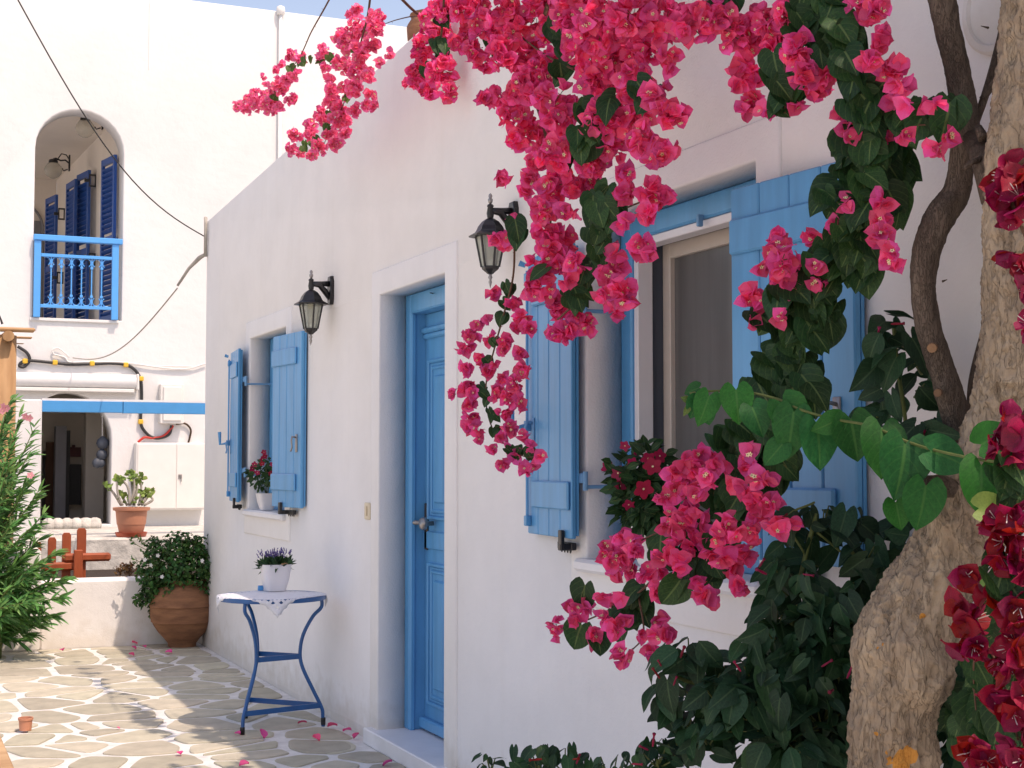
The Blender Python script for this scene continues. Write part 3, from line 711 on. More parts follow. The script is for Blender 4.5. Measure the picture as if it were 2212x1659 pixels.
shutter(D - .090, WIN1[0] + 0.01, D - .026 - .015, WIN1[0] - .51, 'blue plank shutter right of the small far window', 1)
shutter(D - .090, WIN1[1] + 0.0, D - .040, WIN1[1] + .48, 'blue plank shutter left of the small far window, seen edge on', -1)
shutter(D - .090, WIN2[0] + 0.01, D - .040, WIN2[0] - .52, 'wide open blue plank shutter right of the near window behind the vine', 1)
shutter(D - .078, WIN2[1] - 0.02, D - .040, WIN2[1] + .46, 'blue plank shutter left of the near window, seen at a slant', -1)
# light switch
p = onwall(796, 1104); mb = MB(); mb.bbox((D - .012, p.y - .04, p.z - .045), (D + .002, p.y + .04, p.z + .045), .005); s_ = mb.build('light_switch', M['ivory'])
tag(s_, 'small ivory light switch on the white wall left of the door', 'light switch')
mb = MB(); mb.bbox((D - .020, p.y - .015, p.z - .025), (D - .0125, p.y + .015, p.z + .025), .004); mb.build('rocker', M['ivory'], s_)
# worn metal strap at the far roof corner and fallen clay rim on the parapet
p = onwall(452, 520, .0)
mb = MB(); mb.tube([(D - .02, Y_END - .05, roof_z(Y_END) + .02), (D - .022, Y_END - .07, roof_z(Y_END) - .06), (D - .02, Y_END - .06, roof_z(Y_END) - .30)], .014, 8)
mb.tube([(D - .02, Y_END - .06, roof_z(Y_END) - .28), (D - .05, Y_END + .03, roof_z(Y_END) - .30), (D - .12, Y_END + .10, roof_z(Y_END) - .38), (D - .2, Y_END + .16, roof_z(Y_END) - .52)], [.014, .018, .013, .010], 8)
tag(mb.build('cable_bundle', M['cable_grey'], None, True), 'taped grey cable end at the far top corner of the near house', 'cable')
pc = onwall(888, 66); mb = MB()
mb.lathe([(.10, 0), (.13, .05), (.135, .12), (.11, .16), (.12, .18), (.10, .185), (.09, .17), (.0, .10)], (D + .16, pc.y + .12, roof_z(pc.y) - .02), 16)
tag(mb.build('clay_pot', M['terracotta'], None, 40), 'old brown clay pot standing on the roof edge behind the flowers', 'pot')

q = onwall(2160, 12); mb = MB(); mb.lathe([(.115, 0), (.115, .012), (.108, .018), (.094, .018), (.090, .010), (.0, .008)][::1], (D - .001, q.y, q.z), 40, M=Matrix.Rotation(-math.pi/2, 3, 'Y'))
tag(mb.build('wall_plate', M['plaster'], None, 40), 'round white cover plate on the wall between the two trunks', 'cover plate')
# ------------------------------------------------------------------ far house
FH = thing('far_house', 'tall white house at the back with an arched balcony and a dark arched passage below', 'house', (1.0, YF, 0))
ZT = (onfar(461, 4).z + onfar(889, 60).z) / 2
def fput(u, v, d): return (u, YF + d, v)
def arch(xl, xr, zb, zs, zt, n=14):
    """springing height zs, crown zt"""
    c = (xl + xr) / 2; r = (xr - xl) / 2; pts = [(xl, zb), (xr, zb)]
    for k in range(n + 1):
        a = math.pi * k / n; pts.append((c + r * math.cos(a), zs + (zt - zs) * math.sin(a)))
    return pts
bx0, bx1 = onfar(70, 688).x, onfar(262, 690).x
BZ0 = onfar(160, 689).z; BZS = onfar(160, 325).z; BZT = onfar(165, 237).z
TERR = 0.72
gx1 = onfar(240, 1000).x; gc = onfar(148, 860).x; gx0 = 2 * gc - gx1
GZS = onfar(150, 950).z; GZT = onfar(150, 848).z
mb = MB()
slab(mb, rect(-2.2, -.02, 9.0, ZT), [arch(bx0, bx1, BZ0, BZS, BZT), arch(gx0, gx1, TERR + .03, GZS, GZT)], fput, 0.34, r_out=0.03, r_hole=0.02)
o = mb.build('wall', M['plaster_far'], FH, 40); fix_normals(o)
# veranda behind the balcony arch
P0 = Vector((onfar(266, 500).x + .02, YF + .34, 0)); P1 = Vector((P0.x - .21, YF + 4.1, 0))
mb = MB(); mb.box((-1.6, YF + .341, BZ0 - .25), (P0.x + .3, YF + 5.2, BZ0 - .001)); mb.build('veranda_floor', M['veranda'], FH)
mb = MB(); mb.box((-1.2, YF + .341, BZT + .10), (P0.x + .3, YF + 5.2, BZT + .3)); mb.build('veranda_ceiling', M['veranda'], FH)
mb = MB(); mb.add([(P0.x, P0.y + .001, BZ0), (P1.x - .05, YF + 5.0, BZ0), (P1.x - .05, YF + 5.0, BZT + .1), (P0.x, P0.y + .001, BZT + .1), (P0.x + .3, P0.y + .001, BZ0), (P1.x + .25, YF + 5.0, BZ0), (P1.x + .25, YF + 5.0, BZT + .1), (P0.x + .3, P0.y + .001, BZT + .1)],
    [(0,1,2,3),(4,7,6,5),(0,4,5,1),(3,2,6,7),(0,3,7,4),(1,5,6,2)]); mb.build('veranda_side_wall', M['veranda'], FH)
mb = MB(); mb.box((-0.6, YF + 5.0, BZ0), (P1.x - .051, YF + 5.15, BZT + .1)); mb.build('veranda_end_wall', M['veranda'], FH)
e = (P1 - P0).normalized(); nn = Vector((-abs(e.y), e.x, 0)); nn = Vector((-e.y, e.x, 0)); nn = nn if nn.x < 0 else -nn
def louvre(px, thick, z1, wdt=.42, ang=0.0, hang=0.10):
    """louvred shutter folded out from the veranda side wall; px = image x of its outer edge"""
    r = ray(px, 600); # intersect with line P0 + e t + nn*hang
    A = P0 + nn * hang; den = r.x * e.y - r.y * e.x; t = ((A.x - CP.x) * r.y - (A.y - CP.y) * r.x) / -den if False else None
    # solve CP + r*s = A + e*t
    det = r.x * (-e.y) + r.y * e.x; s = ((A.x) * (-e.y) + (A.y) * e.x) / det; q = Vector((r.x * s, r.y * s, 0))
    d = (nn * math.cos(ang) + e * math.sin(ang)).normalized()     # outward direction of the leaf
    back = q - d * wdt * 0 
    return q, d
def louvre_leaf(q, along, z0, z1, w, label):
    """leaf standing in the plane spanned by `along` and z, facing the camera side"""
    nrm = Vector((along.y, -along.x, 0)); nrm = nrm if nrm.dot(CP - q) > 0 else -nrm
    Mx = Matrix((along, nrm, Vector((0, 0, 1)))).transposed().to_4x4(); Mx.translation = q
    b = MB(); st = .045
    b.box((0, -.018, z0), (st, .018, z1), M=Mx); b.box((w - st, -.018, z0), (w, .018, z1), M=Mx)
    for zz in (z0, (z0 + z1) / 2 - .04, z1 - .08): b.box((st, -.016, zz), (w - st, .016, zz + .08), M=Mx)
    sh = b.build('shutter', M['navy'], FH); tag(sh, label); fix_normals(sh)
    k = 0; zz = z0 + .11
    slat = None
    while zz < z1 - .12:
        if abs(zz - (z0 + z1) / 2) > .07:
            S = Mx @ Matrix.Translation((w / 2, 0, zz)) @ Matrix.Rotation(math.radians(38), 4, 'X')
            if slat is None:
                sb = MB(); sb.box((-w/2 + st, -.028, -.005), (w/2 - st, .028, .005)); slat = sb.mesh('slat', M['navy'])
            inst('slat', slat, sh, S, FH.location)
        zz += .062
    return sh
lv_top = BZ0 + 1.98
# leaves stand out from the side wall like open doors, seen at a slant
def leaf_px(xl, xr, dist_y, label, ztop):
    """left image edge xl, right edge xr, the leaf hinged near the wall at distance dist_y"""
    qr = ony(xr, 600, dist_y); ql_r = ray(xl, 600)
    w = .45; best = None
    for k in range(400):                              # slide along the left ray until the leaf is w wide
        s = (dist_y - 1.0 + k * 0.01) / ql_r.y; p = CP + ql_r * s; L = math.hypot(p.x - qr.x, p.y - qr.y)
        if p.y > dist_y and (best is None or abs(L - w) < best[0]): best = (abs(L - w), p)
    p = best[1]; q = Vector((qr.x, qr.y, 0)); al = Vector((p.x - qr.x, p.y - qr.y, 0)).normalized()
    louvre_leaf(q, al, BZ0 + .03, ztop, w, label)
leaf_px(218, 246, YF + .42, 'tall navy louvred shutter nearest in the arch', BZ0 + 2.02)
leaf_px(165, 190, YF + 1.9, 'navy louvred shutter, right one of the middle pair', BZ0 + 2.10)
leaf_px(142, 161, YF + 2.15, 'navy louvred shutter, left one of the middle pair', BZ0 + 2.02)
leaf_px(98, 120, YF + 3.4, 'farthest navy louvred shutter', BZ0 + 2.02)
for (px, py, y) in ((200, 390, YF + 1.75), (133, 462, YF + 3.2), (199, 560, YF + 1.75), (130, 600, YF + 3.2)):
    p = ony(px, py, y); mb = MB()
    for s_ in (-1, 1): mb.box((p.x + s_*.035 - .008, y, p.z - .08), (p.x + s_*.035 + .008, y + .02, p.z + .08)); mb.box((p.x - .027, y, p.z + s_*.07 - .01), (p.x + .027, y + .02, p.z + s_*.07 + .01))
    mb.box((p.x - .10, y + .002, p.z - .02), (p.x - .0435, y + .018, p.z + .02)); mb.build('shutter_bracket', M['black'], FH)
# balcony railing
RL = MB(); ry = YF - .05
zt = onfar(160, 517, .05).z; rx0, rx1 = bx0 - .01, onfar(256, 600).x
RL.bbox((rx0, ry - .05, zt - .035), (rx1 + .03, ry + .03, zt + .030), .008)
rail = RL.build('railing', M['rail_blue'], FH)
mb = MB(); mb.bbox((rx0 + .01, ry - .03, BZ0), (rx0 + .085, ry + .01, zt - .036), .004); mb.build('post', M['rail_blue'], rail)
mb = MB(); mb.bbox((rx1 - .085, ry - .03, BZ0), (rx1 - .01, ry + .01, zt - .036), .004); mb.build('post', M['rail_blue'], rail)
za, zb = BZ0 + .13, zt - .20
for zz in (za, zb): mb = MB(); mb.bbox((rx0 + .086, ry - .028, zz - .018), (rx1 - .086, ry + .008, zz + .018), .003); mb.build('rail', M['rail_blue'], rail)
nb = 6; L = (rx1 - rx0 - .172) / (nb + 1)
for k in range(nb):
    x = rx0 + .086 + L * (k + 1)
    mb = MB(); mb.tube([(x, ry - .01, za + .018), (x, ry - .01, zb - .018)], .008, 6)
    for zz, s_ in ((za + .025, 1), (zb - .025, -1)):
        for sx in (-1, 1):
            rr = L * .44; zr = zz - s_ * .007
            for (n0, n1) in ((0, 125),):
                mb.tube([(x + sx * (.010 + rr - rr * math.cos(math.radians(q))), ry - .01, zr + s_ * (rr - rr * math.sin(math.radians(q)))) for q in range(n0, n1, 14)], .006, 5)
                mb.tube([(x + sx * (.010 + rr - rr * math.cos(math.radians(q))), ry - .01, zr + s_ * (rr + rr * math.sin(math.radians(q)))) for q in range(n0, 70, 14)], .006, 5)
        mb.bbox((x - .016, ry - .024, zz + s_*.10 - .014), (x + .016, ry + .004, zz + s_*.10 + .014), .003)
    mb.build('baluster', M['rail_blue'], rail, 40)
mb = MB(); mb.bbox((bx0 - .03, YF - .03, BZ0 - .035), (bx1 - .03, YF + .3, BZ0 - .0005), .005); mb.build('balcony_sill', M['plaster_far'], FH)
# globe lamps in the veranda
def globe(px, py, y, label):
    p = ony(px, py, y); t = thing('globe_lamp', label, 'lamp', p + Vector((.20, .1, 0)), 'globe lamps in the arched balcony')
    mb = MB(); mb.lathe([(.03, .10), (.07, .085), (.105, .04), (.115, 0), (.105, -.045), (.075, -.085), (.03, -.11), (.0, -.113)], p, 20); mb.build('globe', M['globe_glass'], t, True)
    mb = MB(); mb.lathe([(.0, .06), (.03, .06), (.025, .0), (.012, -.03), (0, -.032)][::-1], p, 10); mb.build('bulb', M['bulb'], t, True)
    mb = MB(); mb.lathe([(.04, .095), (.062, .10), (.055, .13), (.02, .145), (.0, .15)], p, 12); mb.build('cap', M['black'], t, 40)
    mb = MB(); pts = [p + Vector((0, 0, .145)), p + Vector((.03, .0, .155)), p + Vector((.09, .0, .13)), p + Vector((.15, .0, .14)), p + Vector((.20, 0, .10))]
    mb.tube(pts, .011, 6); mb.tube([p + Vector((.05, 0, .14)), p + Vector((.10, 0, .22)), p + Vector((.16, 0, .21)), p + Vector((.20, 0, .15))], .008, 6)
    mb.bbox(p + Vector((.19, -.03, .0)), p + Vector((.21, .03, .21)), .004)
    mb.tube([p + Vector((.18, 0, .02)), p + Vector((.13, 0, -.0)), p + Vector((.11, 0, .03))], .008, 6); mb.build('bracket', M['black'], t, 40)
globe(184, 277, YF + .75, 'upper globe lamp on a black bracket inside the arched balcony')
globe(115, 367, YF + 2.4, 'lower globe lamp on a black bracket, farther inside the arched balcony')
p = ony(82, 490, YF + 4.9); mb = MB()
mb.tube([(p.x - .22 + .30 * math.sin(a * math.pi / 16), YF + 4.97, p.z - .05 + .38 * math.cos(a * math.pi / 16)) for a in range(0, 9)] + [(p.x + .08, YF + 4.97, BZ0 + .2)], .02, 6)
mb.box((p.x - .3, YF + 4.98, BZ0 + .1), (p.x + .06, YF + 4.995, p.z + .1)); mb.build('arched_window', M['greycol'], FH)
# ground floor passage
px0 = gx0 - .25; px1 = gx1 + .9
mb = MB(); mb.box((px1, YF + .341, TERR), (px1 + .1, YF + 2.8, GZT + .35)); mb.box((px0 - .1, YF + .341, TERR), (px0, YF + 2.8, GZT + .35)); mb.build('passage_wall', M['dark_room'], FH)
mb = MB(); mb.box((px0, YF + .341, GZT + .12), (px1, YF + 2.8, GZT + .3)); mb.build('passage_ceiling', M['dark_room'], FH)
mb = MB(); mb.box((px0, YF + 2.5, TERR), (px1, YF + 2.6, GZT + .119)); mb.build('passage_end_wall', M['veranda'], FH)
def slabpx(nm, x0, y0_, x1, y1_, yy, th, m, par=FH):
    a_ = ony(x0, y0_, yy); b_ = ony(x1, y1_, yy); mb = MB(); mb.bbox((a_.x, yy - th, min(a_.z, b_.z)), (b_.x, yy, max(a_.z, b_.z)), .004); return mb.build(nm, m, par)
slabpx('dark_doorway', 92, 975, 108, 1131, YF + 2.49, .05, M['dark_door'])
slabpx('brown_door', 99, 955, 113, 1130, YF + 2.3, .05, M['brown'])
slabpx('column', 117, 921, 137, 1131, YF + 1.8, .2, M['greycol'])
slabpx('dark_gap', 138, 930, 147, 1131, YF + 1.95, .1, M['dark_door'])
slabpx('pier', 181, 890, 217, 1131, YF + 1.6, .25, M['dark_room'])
# -------------------- things on and before the far house
b_ = slabpx('notice_board', 148, 1003, 174, 1090, YF + 2.3, .03, M['dark_door'], None); tag(b_, 'dark hanging board in the arched passage', 'board')
pp = thing('wall_plaque', 'small maroon plaque above the dark board in the passage', 'plaque', ony(161, 988, YF + 2.3))
slabpx('plate', 150, 966, 174, 987, YF + 2.3, .03, M['plaque'], pp); slabpx('top_ornament', 155, 961, 162, 966, YF + 2.3, .03, M['plaque'], pp)
ch = thing('glass_float_string', 'string of dark glass floats hanging at the right of the passage arch', 'hanging ornament', ony(221, 890, YF + .2))
mb = MB(); mb.tube([ony(221, 888, YF + .2), ony(221, 945, YF + .2), ony(219, 1000, YF + .2)], .005, 5); mb.build('string', M['cable_white'], ch)
for (x, y, r) in ((222, 957, .075), (220, 982, .065), (210, 1000, .06), (218, 1000, .055)):
    mb = MB(); mb.lathe([(0, -r), (r*.7, -r*.75), (r, -.1*r), (r*.85, .5*r), (r*.3, r), (0, r*1.1)], ony(x, y, YF + .2), 12); mb.build('glass_float', M['slate'], ch, True)
# row of whitewashed stones at the foot of the arch
st_ = thing('stone_edging', 'row of rough whitewashed stones at the foot of the arched passage', 'stone edging', (onfar(150, 1131).x, YF - .25, TERR))
for k in range(6):
    px = 105 + k * 20; p = ony(px, 1133, YF - .35); mb = MB(); w = .075 + .02 * rnd.random()
    mb.lathe([(w*.9, 0), (w, .04), (w*.8, .09 + .02 * rnd.random()), (w*.3, .12), (0, .12)], (p.x, p.y, TERR + .001), 9, a0=rnd.random()); mb.build('stone', M['concrete'], st_, True)
# terrace slab & walls
YT = ony(300, 1160, 14).y
YT = (lambda r: (TERR - CAM_H) / r.z * r.y)(ray(330, 1160))
mb = MB(); mb.bbox((-2.2, YT, -.02), (9, YF + 3.2, TERR), .02)
tag(mb.build('terrace', M['concrete']), kind='structure')
XP = ony(88, 900, YT + .25).x
mb = MB(); bz = ony(88, 866, YT + .25).z
mb.bbox((-2.2, YT + .12, TERR + .001), (XP, YT + .42, bz + .01), .015)
tag(mb.build('garden_wall', M['plaster_far']), 'tall white wall beside the arched passage, carrying the blue beam', 'wall')
bm_ = thing('blue_beam', 'long turquoise blue beam across the passage between wall and house', 'beam', (XP, YT + .25, bz - .1))
xe = ony(440, 880, YT + .25).x + 1.2; xm = ony(263, 880, YT + .25).x; bt = ony(88, 890, YT + .25).z
mb = MB(); mb.bbox((XP + .001, YT + .14, bt), (xm - .006, YT + .24, bz), .003); mb.build('board', M['beam_blue'], bm_)
mb = MB(); mb.bbox((xm, YT + .14, bt - .004), (xe, YT + .24, bz - .002), .003); mb.build('board', M['beam_blue'], bm_)
mb = MB(); mb.box((XP + .001, YT + .15, bz + .001), (xe, YT + .30, bz + .022)); mb.build('top_slab', M['plaster_far'], bm_)
# low front wall and pillar
YLW = Y_END + .18
LWZ = ony(250, 1250, YLW).z
xl = ony(86, 1300, YLW).x
mb = MB(); mb.bbox((xl, YLW, -.02), (D + .45, YLW + .22, LWZ), .02)
tag(mb.build('low_wall', M['plaster']), 'low white wall closing the courtyard behind the terracotta urn', 'wall')
mb = MB(); mb.bbox((xl - 2.5, YLW - .12, -.02), (xl - .003, YLW + .25, ony(70, 1181, YLW - .12).z), .04)
tag(mb.build('garden_pillar', M['plaster']), 'white rounded wall end behind the oleander', 'wall')
mb = MB(); mb.box((xl, YLW + .2205, .0), (D + .45, YT - .002, LWZ - .12)); tag(mb.build('planting_bed', M['soil']), kind='structure')
# meter cabinet & utility box
def fbox(nm, label, cat, x0, y0_, x1, y1_, dep, m):
    a_ = onfar(x0, y0_, dep); b_ = onfar(x1, y1_, dep); t = thing(nm, label, cat, ((a_.x + b_.x)/2, YF, min(a_.z, b_.z)))
    mb = MB(); mb.bbox((a_.x, YF - dep, b_.z), (b_.x, YF + .002, a_.z), .008); mb.build('body', m, t); return t, a_, b_
t, a_, b_ = fbox('meter_cabinet', 'wide white meter cabinet with two doors low on the far house', 'cabinet', 294, 956, 442, 1101, .16, M['plastic_white'])
xm = onfar(381, 1000, .16).x
for (u0, u1) in ((a_.x + .02, xm - .004), (xm + .004, b_.x - .01)):
    mb = MB(); mb.bbox((u0, YF - .168, b_.z + .02), (u1, YF - .1601, a_.z - .02), .003); mb.build('door', M['plastic_white'], t)
p = onfar(391, 1031, .17); mb = MB(); mb.bbox((p.x - .03, YF - .18, p.z - .015), (p.x + .01, YF - .169, p.z + .035), .003); mb.tube([(p.x + .0, YF - .185, p.z + .01), (p.x, YF - .185, p.z - .05)], .006, 6); mb.build('latch', M['silver'], t)
t, a_, b_ = fbox('junction_box', 'upright white junction box above the meter cabinet', 'junction box', 347, 829, 397, 915, .13, M['plastic_white'])
mb = MB(); mb.bbox((a_.x + .03, YF - .150, b_.z + .03), (b_.x - .03, YF - .1301, a_.z - .03), .008); mb.build('lid', M['plastic_white'], t)
# retractable awning cassette
a_ = onfar(31, 812, .1); b_ = onfar(293, 840, .1); t = thing('awning', 'rolled up white awning above the arched passage', 'awning', ((a_.x + b_.x)/2, YF, b_.z))
zc = (a_.z + b_.z)/2 + .02
mb = MB(); mb.tube([(a_.x, YF - .085, zc), (b_.x, YF - .085, zc)], .085, 14); mb.build('cassette', M['plaster_far'], t, 40)
mb = MB(); mb.bbox((a_.x, YF - .15, zc - .125), (b_.x - .02, YF - .11, zc - .085), .006); mb.build('front_bar', M['plastic_white'], t)
mb = MB(); mb.bbox((b_.x + .001, YF - .17, zc - .10), (b_.x + .03, YF - .001, zc + .09), .02); mb.build('end_cap', M['plastic_white'], t)
mb = MB(); mb.box((a_.x, YF - .07, zc - .14), (b_.x, YF - .001, zc - .087)); mb.build('mount', M['plastic_white'], t)
# cables
def cable(nm, pts, r, m, label, cat='cable', off=.03, fn=onfar, n=7):
    P = [fn(x, y, off) for (x, y) in pts]; P = [Vector(q) for q in spline([tuple(q) for q in P], 6)]
    mb = MB(); mb.tube(P, r, n); o = mb.build(nm, m, None, True); tag(o, label, cat); return o
ca = thing('power_cable', 'thick black cable clipped in a curve across the far house front', 'cable', onfar(200, 786))
pts = [(38, 748), (58, 762), (64, 778), (52, 792), (42, 790), (48, 782), (65, 779), (110, 783), (150, 787), (200, 786), (240, 785), (272, 788), (292, 800), (304, 822), (306, 860), (304, 905), (308, 925), (325, 943), (345, 946), (365, 938), (371, 919)]
mb = MB(); mb.tube([Vector(q) for q in spline([tuple(onfar(x, y, .03)) for x, y in pts], 6)], .018, 8); mb.build('sheath', M['cable'], ca, True)
mb = MB(); mb.tube([Vector(q) for q in spline([tuple(onfar(x, y, .035)) for x, y in ((298, 955), (312, 945), (330, 946), (352, 942), (368, 928), (374, 919))], 6)], .014, 8); mb.build('tail', M['redcable'], ca, True)
for (x, y) in ((54, 780), (119, 783), (199, 785), (272, 788), (305, 818), (304, 911)):
    p = onfar(x, y, .035); mb = MB(); mb.bbox((p.x - .028, YF - .055, p.z - .028), (p.x + .028, YF - .002, p.z + .028), .01); mb.build('clip', M['clip'], ca)
cable('thin_cable', [(115, 765), (140, 772), (150, 782), (190, 782), (270, 783), (340, 793), (400, 797), (445, 785)], .010, M['cable_white'], 'thin pale cable running along above the awning')
cable('thin_cable', [(118, 768), (113, 757), (125, 752), (140, 762), (150, 772)], .008, M['cable_white'], 'small loop of pale cable at the end of the sagging wire')
cable('thin_cable', [(270, 785), (330, 791), (380, 791), (418, 792)], .008, M['cable_white'], 'short pale cable just left of the near house corner')
cable('box_cable', [(380, 916), (400, 915), (412, 928), (410, 945), (407, 956)], .012, M['bronze'], 'brown cable looping from the junction box down to the cabinet')
# overhead wires between the houses
A = onfar(40, 0, .4); A = atz(28, -20, 9.0); B = onwall(442, 516, .0); B.y = Y_END + .005
P = [A.lerp(B, k / 20) - Vector((0, 0, .27 * math.sin(math.pi * k / 20))) for k in range(21)]
mb = MB(); mb.tube(P, .005, 6); tag(mb.build('overhead_wire', M['cable']), 'thin black overhead wire sloping down to the near house corner', 'wire')
A = onfar(158, 773, .04); B = Vector((D - .2, Y_END + .17, roof_z(Y_END) - .54))
P = [A.lerp(B, k / 24) - Vector((0, 0, .22 * math.sin(math.pi * k / 24))) for k in range(25)]
mb = MB(); mb.tube(P, .0065, 6); tag(mb.build('overhead_wire', M['cable_grey']), 'grey twisted wire sagging from the near house corner to the far house', 'wire')
# rain pipe
a_ = onfar(607, 28, .05); mb = MB(); t = thing('vent_pipe', 'thin white vertical pipe with a round cap on the far house', 'pipe', (a_.x, YF - .04, 1))
mb.tube([(a_.x, YF - .035, 1.0), (a_.x, YF - .035, a_.z)], .022, 10); mb.build('pipe', M['plaster_far'], t, True)
mb = MB(); mb.lathe([(.03, 0), (.05, .015), (.055, .06), (.045, .10), (.0, .12)], (a_.x, YF - .035, a_.z - .02), 12); mb.build('cap', M['plaster_far'], t, True)
a_ = onfar(322, 150, .01); mb = MB(); mb.box((a_.x - .006, YF - .006, a_.z), (a_.x + .006, YF + .001, ZT - .04)); mb.build('hairline_joint', M['plaster_far'], FH)

# ------------------------------------------------------------------ wooden pergola at the left edge
YP = 12.02
pg = thing('wooden_pergola', 'corner of a peeled log pergola at the left edge', 'pergola', ony(10, 1100, YP))
a_ = ony(-22, 860, YP); b_ = ony(34, 860, YP)
mb = MB(); mb.tube([((a_.x + b_.x)/2, YP, .70), ((a_.x + b_.x)/2 + .005, YP, 1.2), ((a_.x + b_.x)/2, YP, ony(10, 725, YP).z)], (b_.x - a_.x)/2, 14); mb.build('post', M['wood'], pg, True)
def pbeam(x0, x1, y0_, y1_, y, dep, nm='beam'):
    A_ = ony(x0, y0_, y); B_ = ony(x1, y1_, y); mb = MB(); mb.bbox((A_.x, y, B_.z), (B_.x, y + dep, A_.z), .012); mb.build(nm, M['wood_h'], pg)
pbeam(-160, 77, 700, 717, YP - .12, .10)
pbeam(-160, 70, 720, 731, YP + .03, .09); pbeam(-160, 52, 735, 742, YP - .02, .09)
p = ony(18, 726, YP - .13); mb = MB(); mb.tube([(p.x, YP - .16, p.z), (p.x, YP + .6, p.z + .02)], .042, 14); mb.build('log', M['wood'], pg, 40)
mb = MB(); p = ony(5, 700, YP - .1); mb.tube([p, p + Vector((-.02, 0, .06)), p + Vector((-.05, .0, .12))], [.01, .006, .004], 6); mb.build('wire_tie', M['cable'], pg)

# ------------------------------------------------------------------ red picket gate
YG = 13.05
gt = thing('picket_gate', 'low orange stained picket gate behind the low white wall', 'gate', ony(140, 1250, YG))
for (x0, x1, yt) in ((52, 66, 1182), (78, 90, 1171), (104, 122, 1161), (135, 154, 1151), (167, 187, 1141)):
    a_ = ony(x0, yt, YG); b_ = ony(x1, yt, YG); mb = MB(); w = b_.x - a_.x
    ol = [(a_.x, .1), (b_.x, .1), (b_.x, a_.z - .02), (b_.x - w*.2, a_.z), (a_.x + w*.2, a_.z), (a_.x, a_.z - .02)]
    slab(mb, ol, [], lambda u, v, d: (u, YG + d, v), .035, r_out=.004); o = mb.build('picket', M['redwood'], gt); fix_normals(o)
for (x0, x1, y0_, y1_, dy) in ((138, 240, 1196, 1212, -.045), (84, 175, 1216, 1232, -.04)):
    a_ = ony(x0, y0_, YG + dy); b_ = ony(x1, y1_, YG + dy); mb = MB(); mb.bbox((a_.x, YG + dy, b_.z), (b_.x, YG - .001, a_.z), .018); mb.build('rail', M['redwood'], gt)
mb = MB(); a_ = ony(160, 1188, YG - .07); b_ = ony(178, 1262, YG - .07); mb.bbox((a_.x, YG - .085, b_.z - .1), (b_.x, YG - .046, a_.z), .006); mb.build('brace', M['redwood'], gt)

# ================================================================== OBJECTS
# wall lanterns
def lantern(px, py, label, s=1.0):
    """px, py: image point of the wall plate centre"""
    q = onwall(px, py); y, z = q.y, q.z; t = thing('wall_lantern', label, 'wall lamp', (D, y, z), 'black wall lanterns on the house front')
    cx = D - .115 * s; c = Vector((cx, y, z)); a0 = math.pi / 6
    def lt(prof, nm, m, sm=False, n=6, par=t): mb = MB(); mb.lathe([(r*s, h*s) for r, h in prof], c, n, a0=a0); return mb.build(nm, m, par, sm)
    mb = MB()
    slab(mb, [(y + u*s, z + v*s) for (u, v) in ((-.022, -.075), (.022, -.075), (.034, -.045), (.034, .045), (.022, .075), (-.022, .075), (-.034, .045), (-.034, -.045))], [], lambda u, v, d: (D - .022 + d, u, v), .024, r_out=.006)
    o = mb.build('wall_plate', M['black'], t); fix_normals(o)
    mb = MB(); mb.tube([(D - .015, y, z - .045*s), (D - .04*s, y, z - .005*s), (D - .07*s, y, z + .025*s), (cx + .0, y, z + .030*s)], [.014*s, .02*s, .017*s, .012*s], 10, flat=.8)
    mb.tube([(D - .02, y, z + .035*s), (D - .06*s, y, z + .035*s), (cx, y, z + .032*s)], [.016*s, .012*s, .012*s], 8); mb.build('arm', M['black'], t, True)
    lt([(.0, .0), (.013, .0), (.016, .02), (.012, .045), (.015, .05), (.012, .056), (.004, .06)], 'neck', M['black'], 40, 12)
    lt([(.004, .060), (.009, .066), (.011, .078), (.006, .084), (.009, .092), (.006, .10), (.0, .105)], 'finial', M['silver'], True, 12)
    rf = lt([(.090, -.080), (.092, -.074), (.066, -.060), (.060, -.053), (.052, -.035), (.036, -.015), (.018, -.003), (.0, .001)], 'roof', M['black'])
    # six glass panes between tapering bars
    ra, rb, za, zb = .062*s, .037*s, z - .076*s, z - .205*s
    for k in range(6):
        a1 = a0 + k * math.pi / 3; a2 = a1 + math.pi / 3
        P = lambda r, a_, zz: Vector((cx + r * math.cos(a_), y + r * math.sin(a_), zz))
        mb = MB(); mb.tube([P(ra, a1, za), P(rb, a1, zb)], .0048*s, 6); mb.build('bar', M['black'], t)
        mb = MB(); mb.add([P(ra*.97, a1, za), P(ra*.97, a2, za), P(rb*.97, a2, zb), P(rb*.97, a1, zb)], [(0, 1, 2, 3)]); mb.build('pane', M['lamp_glass'], t)
    lt([(.0, -.235), (.012, -.234), (.018, -.228), (.034, -.215), (.037, -.208), (.037, -.202), (.0, -.202)], 'base', M['black'])
    lt([(.0, -.295), (.003, -.285), (.008, -.268), (.005, -.258), (.010, -.248), (.006, -.240), (.008, -.2355)], 'drop', M['silver'], True, 10)
    lt([(.0, -.175), (.011, -.172), (.013, -.16), (.013, -.105), (.008, -.10), (.0, -.10)], 'bulb', M['bulb'], True, 12)
    lt([(.0, -.099), (.016, -.099), (.016, -.08), (.0, -.08)], 'socket', M['bulb_base'], 40, 12)
lantern(718, 628, 'black lantern between the small window and the door', 1.10)
lantern(1114, 475, 'black lantern right of the door, partly hidden by bougainvillea', 0.98)

